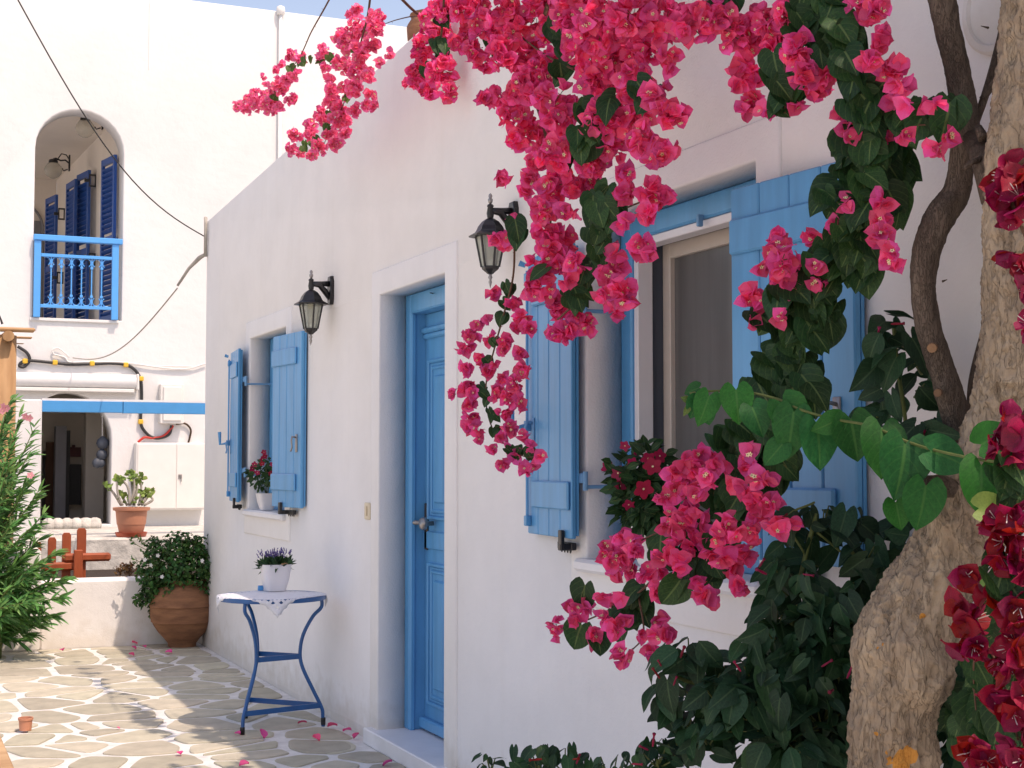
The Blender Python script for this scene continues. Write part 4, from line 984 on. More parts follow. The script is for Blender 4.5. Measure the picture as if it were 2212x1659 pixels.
# bistro table
TC = Vector((1.99, 8.005, 0)); TT = .725; TR = .295
tb = thing('bistro_table', 'round blue metal bistro table against the white wall', 'table', TC)
mb = MB(); mb.lathe([(0, TT - .004), (TR - .004, TT - .004), (TR, TT - .002), (TR + .002, TT - .012), (TR, TT - .026), (TR - .006, TT - .026), (TR - .008, TT - .008), (0, TT - .008)][::-1], TC, 48); mb.build('tabletop', M['table_blue'], tb, 40)
feet = [Vector((1.785, 7.80, 0)), Vector((2.262, 7.92, 0)), Vector((1.915, 8.29, 0))]
legp = []
for f in feet:
    d = (f - TC); d.z = 0; R_ = d.length; d.normalize(); pr = [(1.0, .0), (1.0, .10), (.88, .20), (.60, .34), (.42, .46), (.60, .58), (.92, .66), (.96, .69), (.93, .70)]
    pr = [(1.0, .0), (.99, .055), (.97, .10), (.80, .20), (.60, .32), (.545, .40), (.60, .50), (.78, .60), (.93, .645), (.96, .67), (.95, .70)]
    P = [Vector(q) for q in spline([tuple(TC + d * R_ * a_ + Vector((0, 0, h))) for a_, h in pr], 5)]
    mb = MB(); mb.tube(P, .0105, 8); leg = mb.build('leg', M['table_blue'], tb, True); legp.append(d * R_)
    mb = MB(); mb.lathe([(.013, 0), (.014, .035), (.012, .04), (0, .04)], TC + d * R_ + Vector((0, 0, .009)), 10); mb.build('rubber_foot', M['black'], leg, True)
    mb = MB(); mb.tube([TC + d * R_ * .93 + Vector((0, 0, .70)), TC + Vector((0, 0, .705))], .008, 6); mb.build('top_brace', M['table_blue'], leg)
for i in range(3):
    for fac, zz, hh, tk in ((.555, .385, .014, .003), (.955, .115, .014, .003)):
        a_ = TC + legp[i] * fac + Vector((0, 0, zz)); b_ = TC + legp[(i+1) % 3] * fac + Vector((0, 0, zz)); e = (b_ - a_).normalized(); nn_ = Vector((-e.y, e.x, 0))
        Mx = Matrix((e, nn_, Vector((0, 0, 1)))).transposed().to_4x4(); Mx.translation = a_
        mb = MB(); mb.box((0, -tk, -hh), ((b_ - a_).length, tk, hh), M=Mx); mb.build('stretcher', M['table_blue'], tb)
# lace cloth: a square with its corners hanging over the rim
n = 34; hs = .272; mb = MB(); vs = []; ang = math.radians(38)
for i in range(n + 1):
    for j in range(n + 1):
        u = (i / n * 2 - 1) * hs; v = (j / n * 2 - 1) * hs
        if i in (0, n): u += .004 * math.sin(j * 2.2)
        if j in (0, n): v += .004 * math.sin(i * 2.2)
        x = u * math.cos(ang) - v * math.sin(ang) - .012; y = u * math.sin(ang) + v * math.cos(ang) - .012; r = math.hypot(x, y); z = TT - .001 + .0018 * noise.noise((x*14, y*14, 0))
        RR = TR + .006
        if r > RR: z -= (r - RR); k = (RR + .01 * math.sin(14 * math.atan2(y, x)) * min(1, (r - RR) * 12)) / r; x *= k; y *= k
        vs.append(TC + Vector((x, y, z)))
mb.add(vs, [(i*(n+1)+j, (i+1)*(n+1)+j, (i+1)*(n+1)+j+1, i*(n+1)+j+1) for i in range(n) for j in range(n) if not ((i in (2, n-3) or j in (2, n-3)) and (i + j) % 2 == 0 and min(i, n-1-i, j, n-1-j) >= 2)])
cl = mb.build('lace_cloth', M['cloth'], None, True); tag(cl, 'small white lace cloth with corners hanging over the blue table', 'tablecloth')
sol = cl.modifiers.new('thickness', 'SOLIDIFY'); sol.thickness = .0012
mb = MB(); P = [ony(478, 1283, TC.y - .05) + Vector((0, 0, 0))]
# pot on table
def square_pot(nm, loc, w0, w1, h, m, label, cat='flower pot', rot=0.3):
    t = thing(nm, label, cat, loc)
    mb = MB(); mb.lathe([(0, .001), (w0*.92, .001), (w0, .008), (w0 + (w1-w0)*.5 + .004, h*.5), (w1, h*.97), (w1 + .002, h), (w1 - .006, h), (w1 - .012, h - .015), (0, h - .016)], loc, 40, squash=5, a0=rot); mb.build('pot', m, t, 40)
    mb = MB(); mb.lathe([(0, h - .013), (w1 - .012, h - .013), (w1 - .014, h - .010), (0, h - .006)], loc, 24, squash=5, a0=rot); mb.build('soil', M['soil'], t)
    return t
r = ray(592, 1279); s = (TT - CAM_H) / r.z; pl = CP + r * s; pl.z = TT + .0012; pl += Vector((.02, .06, 0))
lp = square_pot('lavender_pot', pl, .056, .083, .152, M['white_pot'], 'tapered square white pot of lavender on the blue table')
Ms = []; Fs = []
for k in range(330):
    a_ = rnd.uniform(0, 6.28); rr = rnd.uniform(0, .07); b0 = pl + Vector((rr * math.cos(a_), rr * math.sin(a_), .138)); d = Vector((math.cos(a_) * rr * 9, math.sin(a_) * rr * 9, 1.0)) + rvec() * .35; d.normalize()
    L = rnd.uniform(.045, .085); Ms.append(frame(b0, rvec(), d, L))
    m = Ms[-1]
for k in range(46):
    a_ = rnd.uniform(0, 6.28); rr = rnd.uniform(.01, .07); b0 = pl + Vector((rr * math.cos(a_), rr * math.sin(a_), .14)); d = Vector((math.cos(a_) * rr * 7, math.sin(a_) * rr * 7, 1.0)) + rvec() * .2; d.normalize(); Fs.append((b0, d, rnd.uniform(.055, .082)))
def blade_M(b0, d, L, wid):
    m = frame(b0, rvec(), d, 1.0); S = Matrix.Diagonal((wid, L, L, 1)); return m @ S
Ms = [blade_M(m.translation, m.col[1].xyz.normalized(), m.to_scale().y, .09) for m in Ms]
scatter('blade', LANCE[:2], [M['grass']], Ms, lp, lp.location, 120)
mb = MB()
for (b0, d, L) in Fs:
    q = b0 + d * L
    for j in range(5): c = q + d * (.006 * j) ; mb.lathe([(0, -.004), (.005 - .0006*j, 0), (0, .005)], c + rvec() * .002, 5)
o = mb.build('lavender_spikes', M['lav'], lp); o['kind'] = 'stuff'
mb = MB(); p = pl + Vector((.035, -.07, .148)); mb.bbox(p + Vector((-.018, -.01, -.012)), p + Vector((.02, .01, .012)), .004); mb.build('straw_tag', M['wood_h'], lp)
r = ray(563, 1276); s = (TT - CAM_H) / r.z; p = CP + r * s; mb = MB(); mb.lathe([(0, .001), (.016, .001), (.014, .028), (0, .029)], (p.x, p.y, TT + .001), 14, squash=5)
tag(mb.build('blue_candle', M['beam_blue'], None, 40), 'tiny light blue cube left of the white pot on the table', 'ornament')

# potted vinca on the window sills
VINCA = Tpl()
for k in range(5):
    a_ = k * 2 * math.pi / 5; ca_, sa_ = math.cos(a_), math.sin(a_)
    def fn(u, s, ca_=ca_, sa_=sa_):
        w = .42 * math.sin(math.pi * min(1, s * .8 + .12)) ** .8; x = u * w; y = s; z = .12 * s
        return (x * -sa_ + y * ca_, x * ca_ + y * sa_, z)
    VINCA.grid(fn, 2, 3, 0)
VINCA.add([(0, 0, .03)] + [(.12 * math.cos(j), .12 * math.sin(j), .04) for j in range(6)], [(0, 1 + j, 1 + (j + 1) % 6) for j in range(6)], 1)
def vinca_pot(loc, h, w, label, blobs, nl, leaf, fl_px, rotp=.2):
    t = square_pot('vinca_pot', loc, w * .62, w, h, M['white_pot'], label, rot=rotp)
    Ms = []; stems = MB(); top = Vector(loc) + Vector((0, 0, h))
    for (c, r_, n_) in blobs:
        stems.tube([top - Vector((0, 0, .02)), top.lerp(c, .5) + Vector((0, 0, .02)), c], .0028, 5)
        for k in range(n_):
            v = rvec() * r_ * rnd.uniform(.3, 1) ** .6; p = c + v; d = (v + Vector((0, 0, -.01)) + rvec() * r_ * .4).normalized()
            Ms.append(frame(p, (-CF + rvec() * .8 + Vector((0, 0, .8))), d, leaf * rnd.uniform(.7, 1.2)))
    stems.build('stem', M['twig_green'], t, True)
    scatter('leaf', SMALL + OVATE[:1], [M['leaf_dark']], Ms, t, t.location, 240)
    me = VINCA.mesh('flower', [M['vinca'], M['cream']])
    for (x, y, off, s_) in fl_px:
        q = onwall(x, y, off); inst('flower', me, t, frame(q, -CF + rvec() * .5, Vector((0, 0, 1)) + rvec(), s_), t.location)
    return t
sz1 = WIN1[2] + .005
l1 = Vector((D - .0, onwall(575, 1090, 0).y + .0, sz1)); r = ray(573, 1102); s = (sz1 - CAM_H) / r.z; l1 = CP + r * s; l1.z = sz1; l1 = onwall(576, 1100, -.03); l1.z = sz1
vinca_pot(l1, .115, .068, 'white pot of magenta flowers on the sill of the small far window', [(onwall(565, 1035, .01), .07, 50), (onwall(575, 1010, .0), .055, 34), (onwall(552, 1022, .02), .05, 26), (onwall(590, 1030, -.02), .06, 30)], 60, .042,
    [(550, 1003, .04, .022), (545, 1012, .05, .022), (567, 992, .02, .022), (572, 986, .0, .020), (545, 1020, .05, .022), (556, 1021, .06, .02), (588, 1003, .0, .018), (585, 1022, .0, .02), (570, 977, 0, .02), (566, 1001, .04, .02)])
sz2 = WIN2[2] + .005
l2 = onwall(1418, 1195, -.03); l2.z = sz2
vb = [(onwall(1390, 1060, .06), .10, 90), (onwall(1360, 1020, .06), .07, 60), (onwall(1400, 1000, .05), .07, 50), (onwall(1370, 1090, .09), .07, 50), (onwall(1420, 1060, .05), .08, 60), (onwall(1385, 1115, .08), .06, 40), (onwall(1345, 1035, .1), .045, 26), (onwall(1410, 1100, .05), .06, 40)]
vinca_pot(l2, .15, .085, 'white pot of magenta flowers on the sill of the near window', vb, 0, .048,
    [(1313, 1010, .12, .024), (1335, 1022, .13, .026), (1390, 1056, .16, .034), (1410, 1008, .12, .032), (1400, 990, .10, .026), (1350, 963, .08, .02), (1366, 1000, .10, .02), (1340, 1050, .12, .022), (1358, 1090, .14, .022), (1375, 975, .06, .018), (1425, 985, .08, .024)])

# terracotta urn with shrub
U = onz(388, 1400, 0); U = Vector((U.x + .03, U.y + .06, .002))
ur = thing('terracotta_urn', 'big round terracotta urn in the corner by the low wall', 'urn', U)
prof = [(0, 0), (.102, 0), (.108, .01), (.110, .03), (.140, .07), (.186, .12), (.220, .17), (.234, .20), (.242, .203), (.242, .213), (.250, .25), (.252, .30), (.249, .318), (.258, .325), (.256, .340), (.249, .348), (.246, .39), (.232, .43), (.205, .47), (.185, .49), (.17, .50), (.185, .515), (.19, .53), (.165, .53), (.15, .50), (0, .49)]
mb = MB(); mb.lathe(prof, U, 48); mb.build('body', M['terracotta'], ur, 50)
mb = MB(); mb.lathe([(0, .491), (.15, .502), (.12, .512), (0, .515)], U, 20); mb.build('soil', M['soil'], ur)
shb = thing('potted_shrub', 'dense small leaved green shrub with few white flowers growing out of the urn', 'shrub', U + Vector((0, 0, .5)))
Ms = []; stems = MB(); zU = depth(U) / FOC
for (x, y, r_) in ((385, 1225, 62), (345, 1235, 50), (425, 1230, 48), (385, 1185, 42), (345, 1195, 30), (420, 1190, 30), (440, 1260, 32), (340, 1275, 36), (380, 1270, 50), (318, 1290, 22), (325, 1240, 28), (300, 1295, 14), (350, 1310, 18), (360, 1280, 34), (398, 1278, 26), (455, 1225, 18), (335, 1320, 12), (395, 1165, 14), (330, 1170, 12), (428, 1168, 12), (465, 1250, 12), (462, 1280, 10)):
    c = atz(x, y, depth(U) - .04); R_ = r_ * zU
    stems.tube([U + Vector((0, 0, .5)), (U + Vector((0, 0, .62))).lerp(c, .4), c], .004, 5)
    for k in range(int(250 * (r_ / 40) ** 2) + 16):
        v = rvec() * R_ * rnd.uniform(.45, 1) ** .5; v.y *= .85; d = (v.normalized() + rvec() * .9).normalized()
        Ms.append(frame(c + v, (v.normalized() + rvec() * .7 + Vector((0, 0, .5))), d, rnd.uniform(.028, .048)))
        if k % 14 == 0: stems.tube([c + v * .4, c + v * 1.03], .0018, 4, cap=False)
for k in range(34):
    c = atz(rnd.choice((300, 330, 360, 400, 430, 455)) + rnd.uniform(-12, 12), rnd.uniform(1165, 1260), depth(U) - rnd.uniform(-.1, .25)); q = U + Vector((0, 0, .62)); d = (c - q).normalized()
    e_ = c + d * .05 + Vector((0, 0, .02)); stems.tube([q, c, e_], .0022, 4)
    for j in range(7): Ms.append(frame(c.lerp(e_, j / 6), rvec() + Vector((0, 0, .6)), rvec() + d, rnd.uniform(.022, .036)))
o = stems.build('stems', M['twig_green'], shb, True); o['kind'] = 'stuff'
scatter('leaf', SMALL, [M['leaf_shrub']], Ms, shb, shb.location, 300)
me = VINCA.mesh('flower', [M['white_flower'], M['cream']])
for (x, y) in ((341, 1200), (326, 1221), (437, 1211), (313, 1209), (350, 1246)):
    inst('flower', me, shb, frame(atz(x, y, depth(U) - .26), -CF + rvec() * .4, (0, 0, 1), .016), shb.location)
dp = thing('dry_plant', 'small brown dried plant behind the low wall left of the urn', 'plant', ony(272, 1245, 12.3)); Ms = []
for k in range(160):
    c = ony(272, 1232, 12.25); v = rvec() * rnd.uniform(.02, .095); Ms.append(frame(c + Vector((v.x, v.y, v.z * .7)), rvec(), rvec() + Vector((0, 0, .4)), rnd.uniform(.02, .035)))
scatter('leaf', SMALL, [M['dry_leaf']], Ms, dp, dp.location, 60)

# jade plant pot on the terrace edge
Z0 = Vector(ony(284, 1160, YT + .15)); J = Vector((ony(284, 1150, YT + .12).x, YT + .14, TERR))
jd = thing('plant_pot', 'orange terracotta pot with a red saucer on the terrace edge', 'flower pot', J)
mb = MB(); mb.lathe([(0, .0), (.135, 0), (.145, .008), (.158, .045), (.152, .045), (.14, .012), (0, .012)], J + Vector((0, 0, .001)), 28); mb.build('saucer', M['saucer'], jd, 40)
mb = MB(); mb.lathe([(0, .013), (.105, .013), (.112, .02), (.135, .12), (.139, .122), (.141, .13), (.152, .24), (.155, .255), (.178, .262), (.182, .290), (.165, .292), (.15, .27), (0, .27)], J, 36); mb.build('pot', M['terracotta_new'], jd, 40)
mb = MB(); mb.lathe([(0, .271), (.149, .271), (.1, .278), (0, .28)], J, 20); mb.build('soil', M['soil'], jd)
jp = thing('jade_plant', 'succulent with round yellow green leaves on bare pale stems in the orange pot', 'succulent', J + Vector((0, 0, .28)))
mb = MB(); Ms = []; kz = depth(J)
for (xb, x1, y1_, x2, y2) in ((262, 245, 1065, 232, 1050), (265, 255, 1070, 252, 1040), (278, 290, 1060, 288, 1030), (280, 277, 1055, 262, 1035), (290, 285, 1050, 281, 1022), (300, 305, 1060, 303, 1030), (305, 318, 1075, 325, 1062), (288, 296, 1058, 295, 1045), (275, 265, 1075, 262, 1068), (310, 330, 1080, 322, 1070), (298, 312, 1072, 310, 1062)):
    y_ = J.y + rnd.uniform(-.07, .07); P = [ony(xb, 1092, y_), ony(x1, y1_, y_), ony(x2, y2, y_)]
    mb.tube([Vector(q) for q in spline([tuple(q) for q in P], 4)], [.013] * 5 + [.011] * 4, 7)
    for k in range(11):
        c = P[-1] + rvec() * .025; d = rvec() + Vector((0, 0, .6)); Ms.append(frame(c, -CF + rvec() * .9 + Vector((0, 0, .3)), d, rnd.uniform(.035, .062)))
for k in range(30): Ms.append(frame(ony(rnd.uniform(258, 318), rnd.uniform(1070, 1088), J.y + rnd.uniform(-.1, .1)), -CF + rvec() * .9, rvec() + Vector((0, 0, .6)), rnd.uniform(.03, .05)))
mb.build('stems', M['plaster_far'] if False else M['cable_grey'], jp, True)
scatter('leaf', ROUND, [M['leaf_succulent']], Ms, jp, jp.location, 200)

# small terracotta cup on the paving
c = onz(55, 1577, 0.012); mb = MB(); mb.lathe([(0, .0), (.031, 0), (.036, .055), (.040, .056), (.040, .068), (.034, .068), (.030, .01), (0, .01)], (c.x, c.y, .011), 24)
tag(mb.build('small_cup', M['terracotta_new'], None, 40), 'small orange clay cup standing alone on the paving', 'cup')
# slatted planter corner bottom left
xe_ = onz(16, 1622, .28).x
pb = thing('wooden_bench', 'pale plank topped wooden bench end at the bottom left corner', 'bench', (xe_ - .25, 6.0, 0))
for k in range(6):
    mb = MB(); mb.bbox((xe_ - .07 * (k + 1) + .004, 4.6, .25), (xe_ - .07 * k, 7.3, .28), .006); mb.build('plank', M['wood_h'], pb)
for yy in (4.8, 7.0):
    mb = MB(); mb.bbox((xe_ - .40, yy, 0.0), (xe_ - .03, yy + .08, .249), .006); mb.build('leg', M['wood_h'], pb)

# ------------------------------------------------------------------ oleander
def oleander():
    Bs = onz(-35, 1425, 0); Bs.z = 0
    t = thing('oleander', 'green oleander bush with narrow leaves and few pink flowers at the left edge', 'oleander', Bs)
    tips = [(20, 868), (40, 905), (10, 930), (85, 930), (60, 985), (20, 1000), (75, 1040), (30, 1060), (95, 1065), (-10, 960), (-20, 890), (50, 1110), (100, 1120), (130, 1195), (95, 1170), (60, 1160), (20, 1140), (150, 1250), (120, 1270), (145, 1290), (80, 1240), (130, 1330), (95, 1320), (40, 1230), (0, 1200), (60, 1300), (20, 1320), (75, 1370), (35, 1385), (-30, 1100), (-30, 1250), (100, 1225), (0, 1270), (0, 1370), (110, 1350), (45, 1340), (-40, 1180), (10, 900), (25, 950), (0, 1040), (30, 1010), (50, 1060), (15, 1090), (70, 1200), (110, 1240), (30, 1270), (60, 1345), (10, 1330), (90, 1290)]
    mb = MB(); Ms = []; fl = []
    for (x, y) in tips:
        dz = rnd.uniform(-.35, .30); tip = atz(x - (14 if x > 60 else 0), y, depth(Bs) + dz)
        b0 = Bs + Vector((rnd.uniform(-.12, .12), rnd.uniform(-.12, .12), 0)); midp = b0.lerp(tip, .5) + Vector((-.10, 0, .12))
        P = [Vector(q) for q in spline([tuple(b0), tuple(midp), tuple(tip)], 12)]
        mb.tube(P, [.010 - .0065 * k / (len(P)-1) for k in range(len(P))], 6)
        L = len(P)
        for k in range(5, L):
            for j in range(5 if k > 8 else 3):
                tdir = (P[min(k+1, L-1)] - P[k-1]).normalized(); side = rvec(); side = (side - tdir * side.dot(tdir)).normalized()
                d = (tdir * rnd.uniform(.5, 1.1) + side * .62 + Vector((0, 0, .18))).normalized(); p = P[k] + tdir * rnd.uniform(-.03, .03)
                if k >= L - 2: d = (tdir * 1.3 + side * .6).normalized()
                Ms.append(frame(p, side.cross(d) * .3 + Vector((0, 0, 1)) * .6 - CF * .4 + rvec() * .5, d, rnd.uniform(.085, .135)))
    mb.build('stems', M['twig_green'], t, True)
    scatter('leaf', LANCE, [M['leaf_oleander']], Ms, t, t.location, 300)
    me = VINCA.mesh('flower', [M['oleander_flower'], M['cream']])
    for (x, y) in ((8, 878), (14, 882), (55, 900), (63, 903), (66, 1027), (5, 888)):
        inst('flower', me, t, frame(atz(x, y, depth(Bs) - .35), -CF + rvec() * .5, (0, 0, 1), .028), t.location)
    return t
oleander()

# ------------------------------------------------------------------ bougainvillea
PINK = [M['pink'], M['cream'], M['floret_eye']]; PINKL = [M['pink_light'], M['cream'], M['floret_eye']]
ME_FLW = None
def bougain(label, blobs, leaves, stems, fsize, mats, lmat, dens=1.0, leaf_size=.06, flat=.55, name='bougainvillea', limit=300, tpl=FLW, face=.9, leaf_limit=300, leaf_tpl=None, twig=True):
    """blobs (px, py, r, off): clusters hanging `off` metres before the house wall"""
    first = onwall(blobs[0][0], blobs[0][1], blobs[0][3])
    t = thing(name, label, 'bougainvillea', first)
    Ms = []; tw = MB()
    for (x, y, r_, off) in blobs:
        c = onwall(x, y, off); k_ = depth(c) / FOC; R_ = max(3, r_ * 1.04 - fsize / k_ * .40) * k_
        area = math.pi * (r_ * k_) ** 2; n_ = max(2, int(dens * 4.0 * area / (fsize * 1.35) ** 2) + 1)
        for k in range(n_):
            v = rvec() * rnd.uniform(0, 1) ** .45
            p = c + CR * v.x * R_ + CU * v.y * R_ + CF * v.z * max(R_ * flat, .02)
            out = (CR * v.x + CU * v.y * .8 + CF * (v.z * .8)) * .8 - CF * face + rvec() * .75 + Vector((0, 0, -.15))
            Ms.append(frame(p, out, rvec(), fsize * rnd.uniform(.78, 1.18)))
            if twig and k % 2 == 0: tw.tube([c + (p - c) * .15, p], .0012, 4, cap=False)
    Ls = []
    for (x, y, r_, off, n_) in leaves:
        c = onwall(x, y, off); k_ = depth(c) / FOC
        for k in range(n_):
            v = rvec() * rnd.uniform(.1, 1) ** .5 * r_ * k_
            p = c + CR * v.x + CU * v.y + CF * v.z * .6; d = (Vector((0, 0, -.7)) + CR * rnd.uniform(-.7, .7) + CF * rnd.uniform(-.3, .3) + v * 3)
            s_ = leaf_size * rnd.uniform(.7, 1.2); p = p - d.normalized() * s_ * .5
            Ls.append(frame(p, (-CF * .9 + Vector((-.3, 0, .35)) + rvec() * .55), d, s_))
            if twig and k % 2 == 0: tw.tube([p, c], .0014, 4, cap=False)
    for (pts, r0, r1) in stems:
        P = [Vector(q) for q in spline([tuple(onwall(x, y, o_)) for (x, y, o_) in pts], 7)]; st = MB()
        st.tube(P, [r0 + (r1 - r0) * k / (len(P)-1) for k in range(len(P))], 7)
        for k in range(2, len(P) - 1, 5):                     # thorns
            d = rvec(); st.tube([P[k], P[k] + d * .014], [.0018, .0003], 4)
        st.build('stem', M['twig'], t, True)
    if twig and tw.v: o = tw.build('twigs', M['twig_green'], t); o['kind'] = 'stuff'
    scatter('flower', tpl, mats, Ms, t, t.location, limit, 'flower_mass')
    if Ls: scatter('leaf', leaf_tpl or HEART, [lmat], Ls, t, t.location, leaf_limit, 'leaf_mass')
    return t, len(Ms)

# (1) sunlit sprays over the roof edge, far left
A1 = [(540,226,22),(560,215,28),(585,228,24),(515,228,13),(600,232,14),(607,185,22),(590,195,14),(631,214,14),(629,222,10),(629,119,14),(609,136,10),(597,151,9),(636,163,14),(620,172,14),(650,126,14),(575,180,7),(570,165,6),
      (770,19,13),(760,35,12),(774,61,30),(811,38,20),(815,60,22),(735,80,20),(755,95,26),(692,122,14),(694,102,10),(705,115,12),(801,97,22),(780,110,24),(740,136,26),(777,151,28),(704,146,12),(711,168,12),(796,165,18),(840,117,10),(820,136,12),(716,199,20),(745,195,20),(765,192,22),
      (801,207,15),(808,228,13),(716,226,22),(692,246,18),(765,240,16),(735,258,24),(672,270,14),(700,262,16),(748,287,16),(728,309,16),(715,290,18),(638,292,16),(631,321,15),(650,330,12),(672,292,15),(690,318,18),(675,335,14),(735,235,20),(790,230,12)]
A1 = [(x, y, r, .32) for (x, y, r) in A1]
L1 = [(665,136,10,.12,3),(692,139,8,.12,2),(648,134,5,.12,2),(628,152,8,.12,3),(768,105,8,.10,3),(715,132,6,.12,2),(592,207,5,.12,2),(748,218,9,.12,3),(717,248,7,.12,2),(683,312,9,.12,3),(657,318,8,.12,3),(709,277,5,.12,2)]
L1 = [(x, y, r, .32, n) for (x, y, r, o, n) in L1]
bougain('bright pink sunlit bougainvillea sprays hanging over the roof edge against the sky', A1, L1,
        [([(727,-30,.34),(700,20,.34),(672,70,.33),(650,118,.32),(620,160,.32),(580,205,.32)], .005, .0018), ([(802,-30,.34),(795,30,.33),(780,90,.32),(765,150,.32),(740,230,.32),(700,310,.32)], .006, .0018),
         ([(860,-10,.3),(890,20,.2),(915,40,.1),(930,55,.05)], .007, .006), ([(925,48,.05),(900,35,.1),(860,42,.1),(830,52,.1)], .004, .002)],
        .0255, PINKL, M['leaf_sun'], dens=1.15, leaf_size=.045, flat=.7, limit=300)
# (2) spray just left of the main cascade + main cascade
B1 = [(960,20,38),(935,60,40),(915,110,32),(905,160,26),(925,200,24),(955,150,36),(888,185,14),(965,195,24),(1013,28,42),(1055,52,45),(1000,80,35),(1020,110,28),(1096,35,50),(1159,35,55),(1194,70,50),(1082,110,42),(1048,135,26),(1145,121,50),
      (1055,208,24),(1089,205,34),(1135,191,48),(1176,156,45),(1110,250,34),(1159,285,45),(1117,300,25),(1194,226,50),(1240,20,55),(1298,52,60),(1367,35,60),(1437,52,55),(1489,50,48),(1263,104,55),(1332,104,60),(1402,110,50),(1445,125,28),(1298,174,58),(1367,180,46),
      (1419,205,32),(1471,243,26),(1440,248,34),(1367,243,48),(1298,260,50),(1235,260,45),(1384,295,36),(1437,330,30),(1415,345,20),(1332,312,40),(1263,312,42),(1200,330,40),(1165,347,28),(1145,385,22),(1135,415,16),(1194,399,42),(1246,399,45),(1290,347,45),(1345,375,20),(1350,417,26),(1400,415,30),
      (1432,434,26),(1402,462,24),(1176,451,32),(1225,455,25),(1187,503,40),(1221,510,32),(1350,479,16),(1378,535,30),(1400,550,18),(1332,548,14),(1194,555,40),(1096,521,18),(1079,514,18),(1110,476,11),(1072,378,11),(1085,385,12),
      (1159,581,32),(1173,616,36),(1150,636,18),(1246,567,26),(1200,650,22),(1210,672,26),(1246,680,20),(1221,713,26),(1200,722,14),(1268,699,24),(1325,590,30),(1325,610,32),(1350,633,32),(1325,668,18),(1302,633,18),(1225,600,20)]
rr_ = random.Random(3); B1 = [(x, y, r, (.10 if x < 1000 else .36 + .16 * rr_.random() - .06 * max(0, (y - 400) / 300))) for (x, y, r) in B1]
LB = [(955,110,14,.1,5),(935,160,9,.1,3),(958,50,9,.1,3),(1240,50,26,.4,7),(1215,75,18,.42,5),(1215,110,12,.42,3),(1075,95,10,.4,3),(1215,165,14,.45,3),(1310,235,14,.5,3),(1390,215,16,.5,4),(1270,245,14,.5,4),(1285,290,12,.5,3),(1262,330,10,.48,2),(1212,350,9,.48,2),(1245,305,8,.5,2),
      (1270,452,14,.48,3),(1294,420,10,.45,2),(1308,472,16,.48,3),(1329,448,14,.46,3),(1298,515,20,.46,5),(1300,550,20,.44,4),(1263,588,16,.42,3),(1249,633,20,.42,4),(1120,510,13,.44,3),(1240,650,8,.4,2),(1560,20,14,.4,4),(1165,600,6,.5,1)]
t2, n2 = bougain('dense deep pink bougainvillea cascade hanging in front of the wall above the lantern and window', B1, LB,
        [([(1290,-60,.3),(1280,60,.4),(1262,180,.38),(1285,300,.4),(1290,380,.38),(1298,470,.4),(1290,560,.38),(1255,640,.38),(1205,690,.36)], .010, .003), ([(1200,-50,.3),(1170,60,.38),(1150,180,.36),(1180,300,.38),(1190,430,.38),(1185,560,.36)], .008, .003),
         ([(1240,150,.44),(1180,120,.44),(1100,60,.4)], .004, .003), ([(960,-40,.15),(955,60,.1),(940,140,.1),(925,200,.1)], .006, .002), ([(1300,300,.38),(1370,290,.38),(1430,320,.38)], .004, .002), ([(1298,470,.4),(1350,450,.4),(1400,430,.4)], .004, .002)],
        .0365, PINK, M['leaf_dark'], dens=1.1, leaf_size=.072, limit=300)
# (3) slender strand before the blue shutter
S1 = [(1067,636,14),(1107,657,18),(1131,685,18),(1114,709,16),(1145,709,20),(1030,699,15),(1055,692,8),(1020,727,18),(1062,730,16),(996,755,16),(1010,748,14),(1037,779,18),(1089,734,15),(1089,758,14),(1121,761,16),(1006,796,17),(1069,786,12),(1055,807,16),(1128,800,20),(1089,814,13),(1010,838,18),(985,852,11),(1027,845,16),
      (1075,848,18),(1114,831,20),(1010,873,15),(1103,859,20),(1121,869,15),(1020,901,18),(1089,890,18),(1010,921,13),(1034,928,13),(1034,946,10),(1100,925,16),(1128,939,11),(1082,946,11),(1065,970,11),(1086,1001,14),(1096,970,9),(1148,963,10),(1148,1001,9),(1135,1015,14),(1169,986,6),(1117,984,9)]
S1 = [(x, y, r, .34) for (x, y, r) in S1]
LS = [(1100,625,8,.34,3),(1090,660,6,.34,2),(1084,690,5,.34,2),(1070,742,6,.34,2),(1053,788,6,.34,2),(1052,866,10,.34,3),(1063,900,12,.34,4),(1072,940,10,.34,4),(1120,978,8,.34,3),(1103,980,6,.34,2),(1142,985,6,.34,2),(1043,842,7,.34,2)]
bougain('slender pink bougainvillea strand hanging between the door and the blue shutter', S1, LS, [([(1112,520,.36),(1108,600,.35),(1088,680,.34),(1070,745,.34),(1050,830,.34),(1055,900,.34),(1080,950,.34),(1130,985,.34),(1165,985,.34)], .004, .0018)],
        .0315, PINK, M['leaf_dark'], dens=1.05, leaf_size=.04, limit=300)
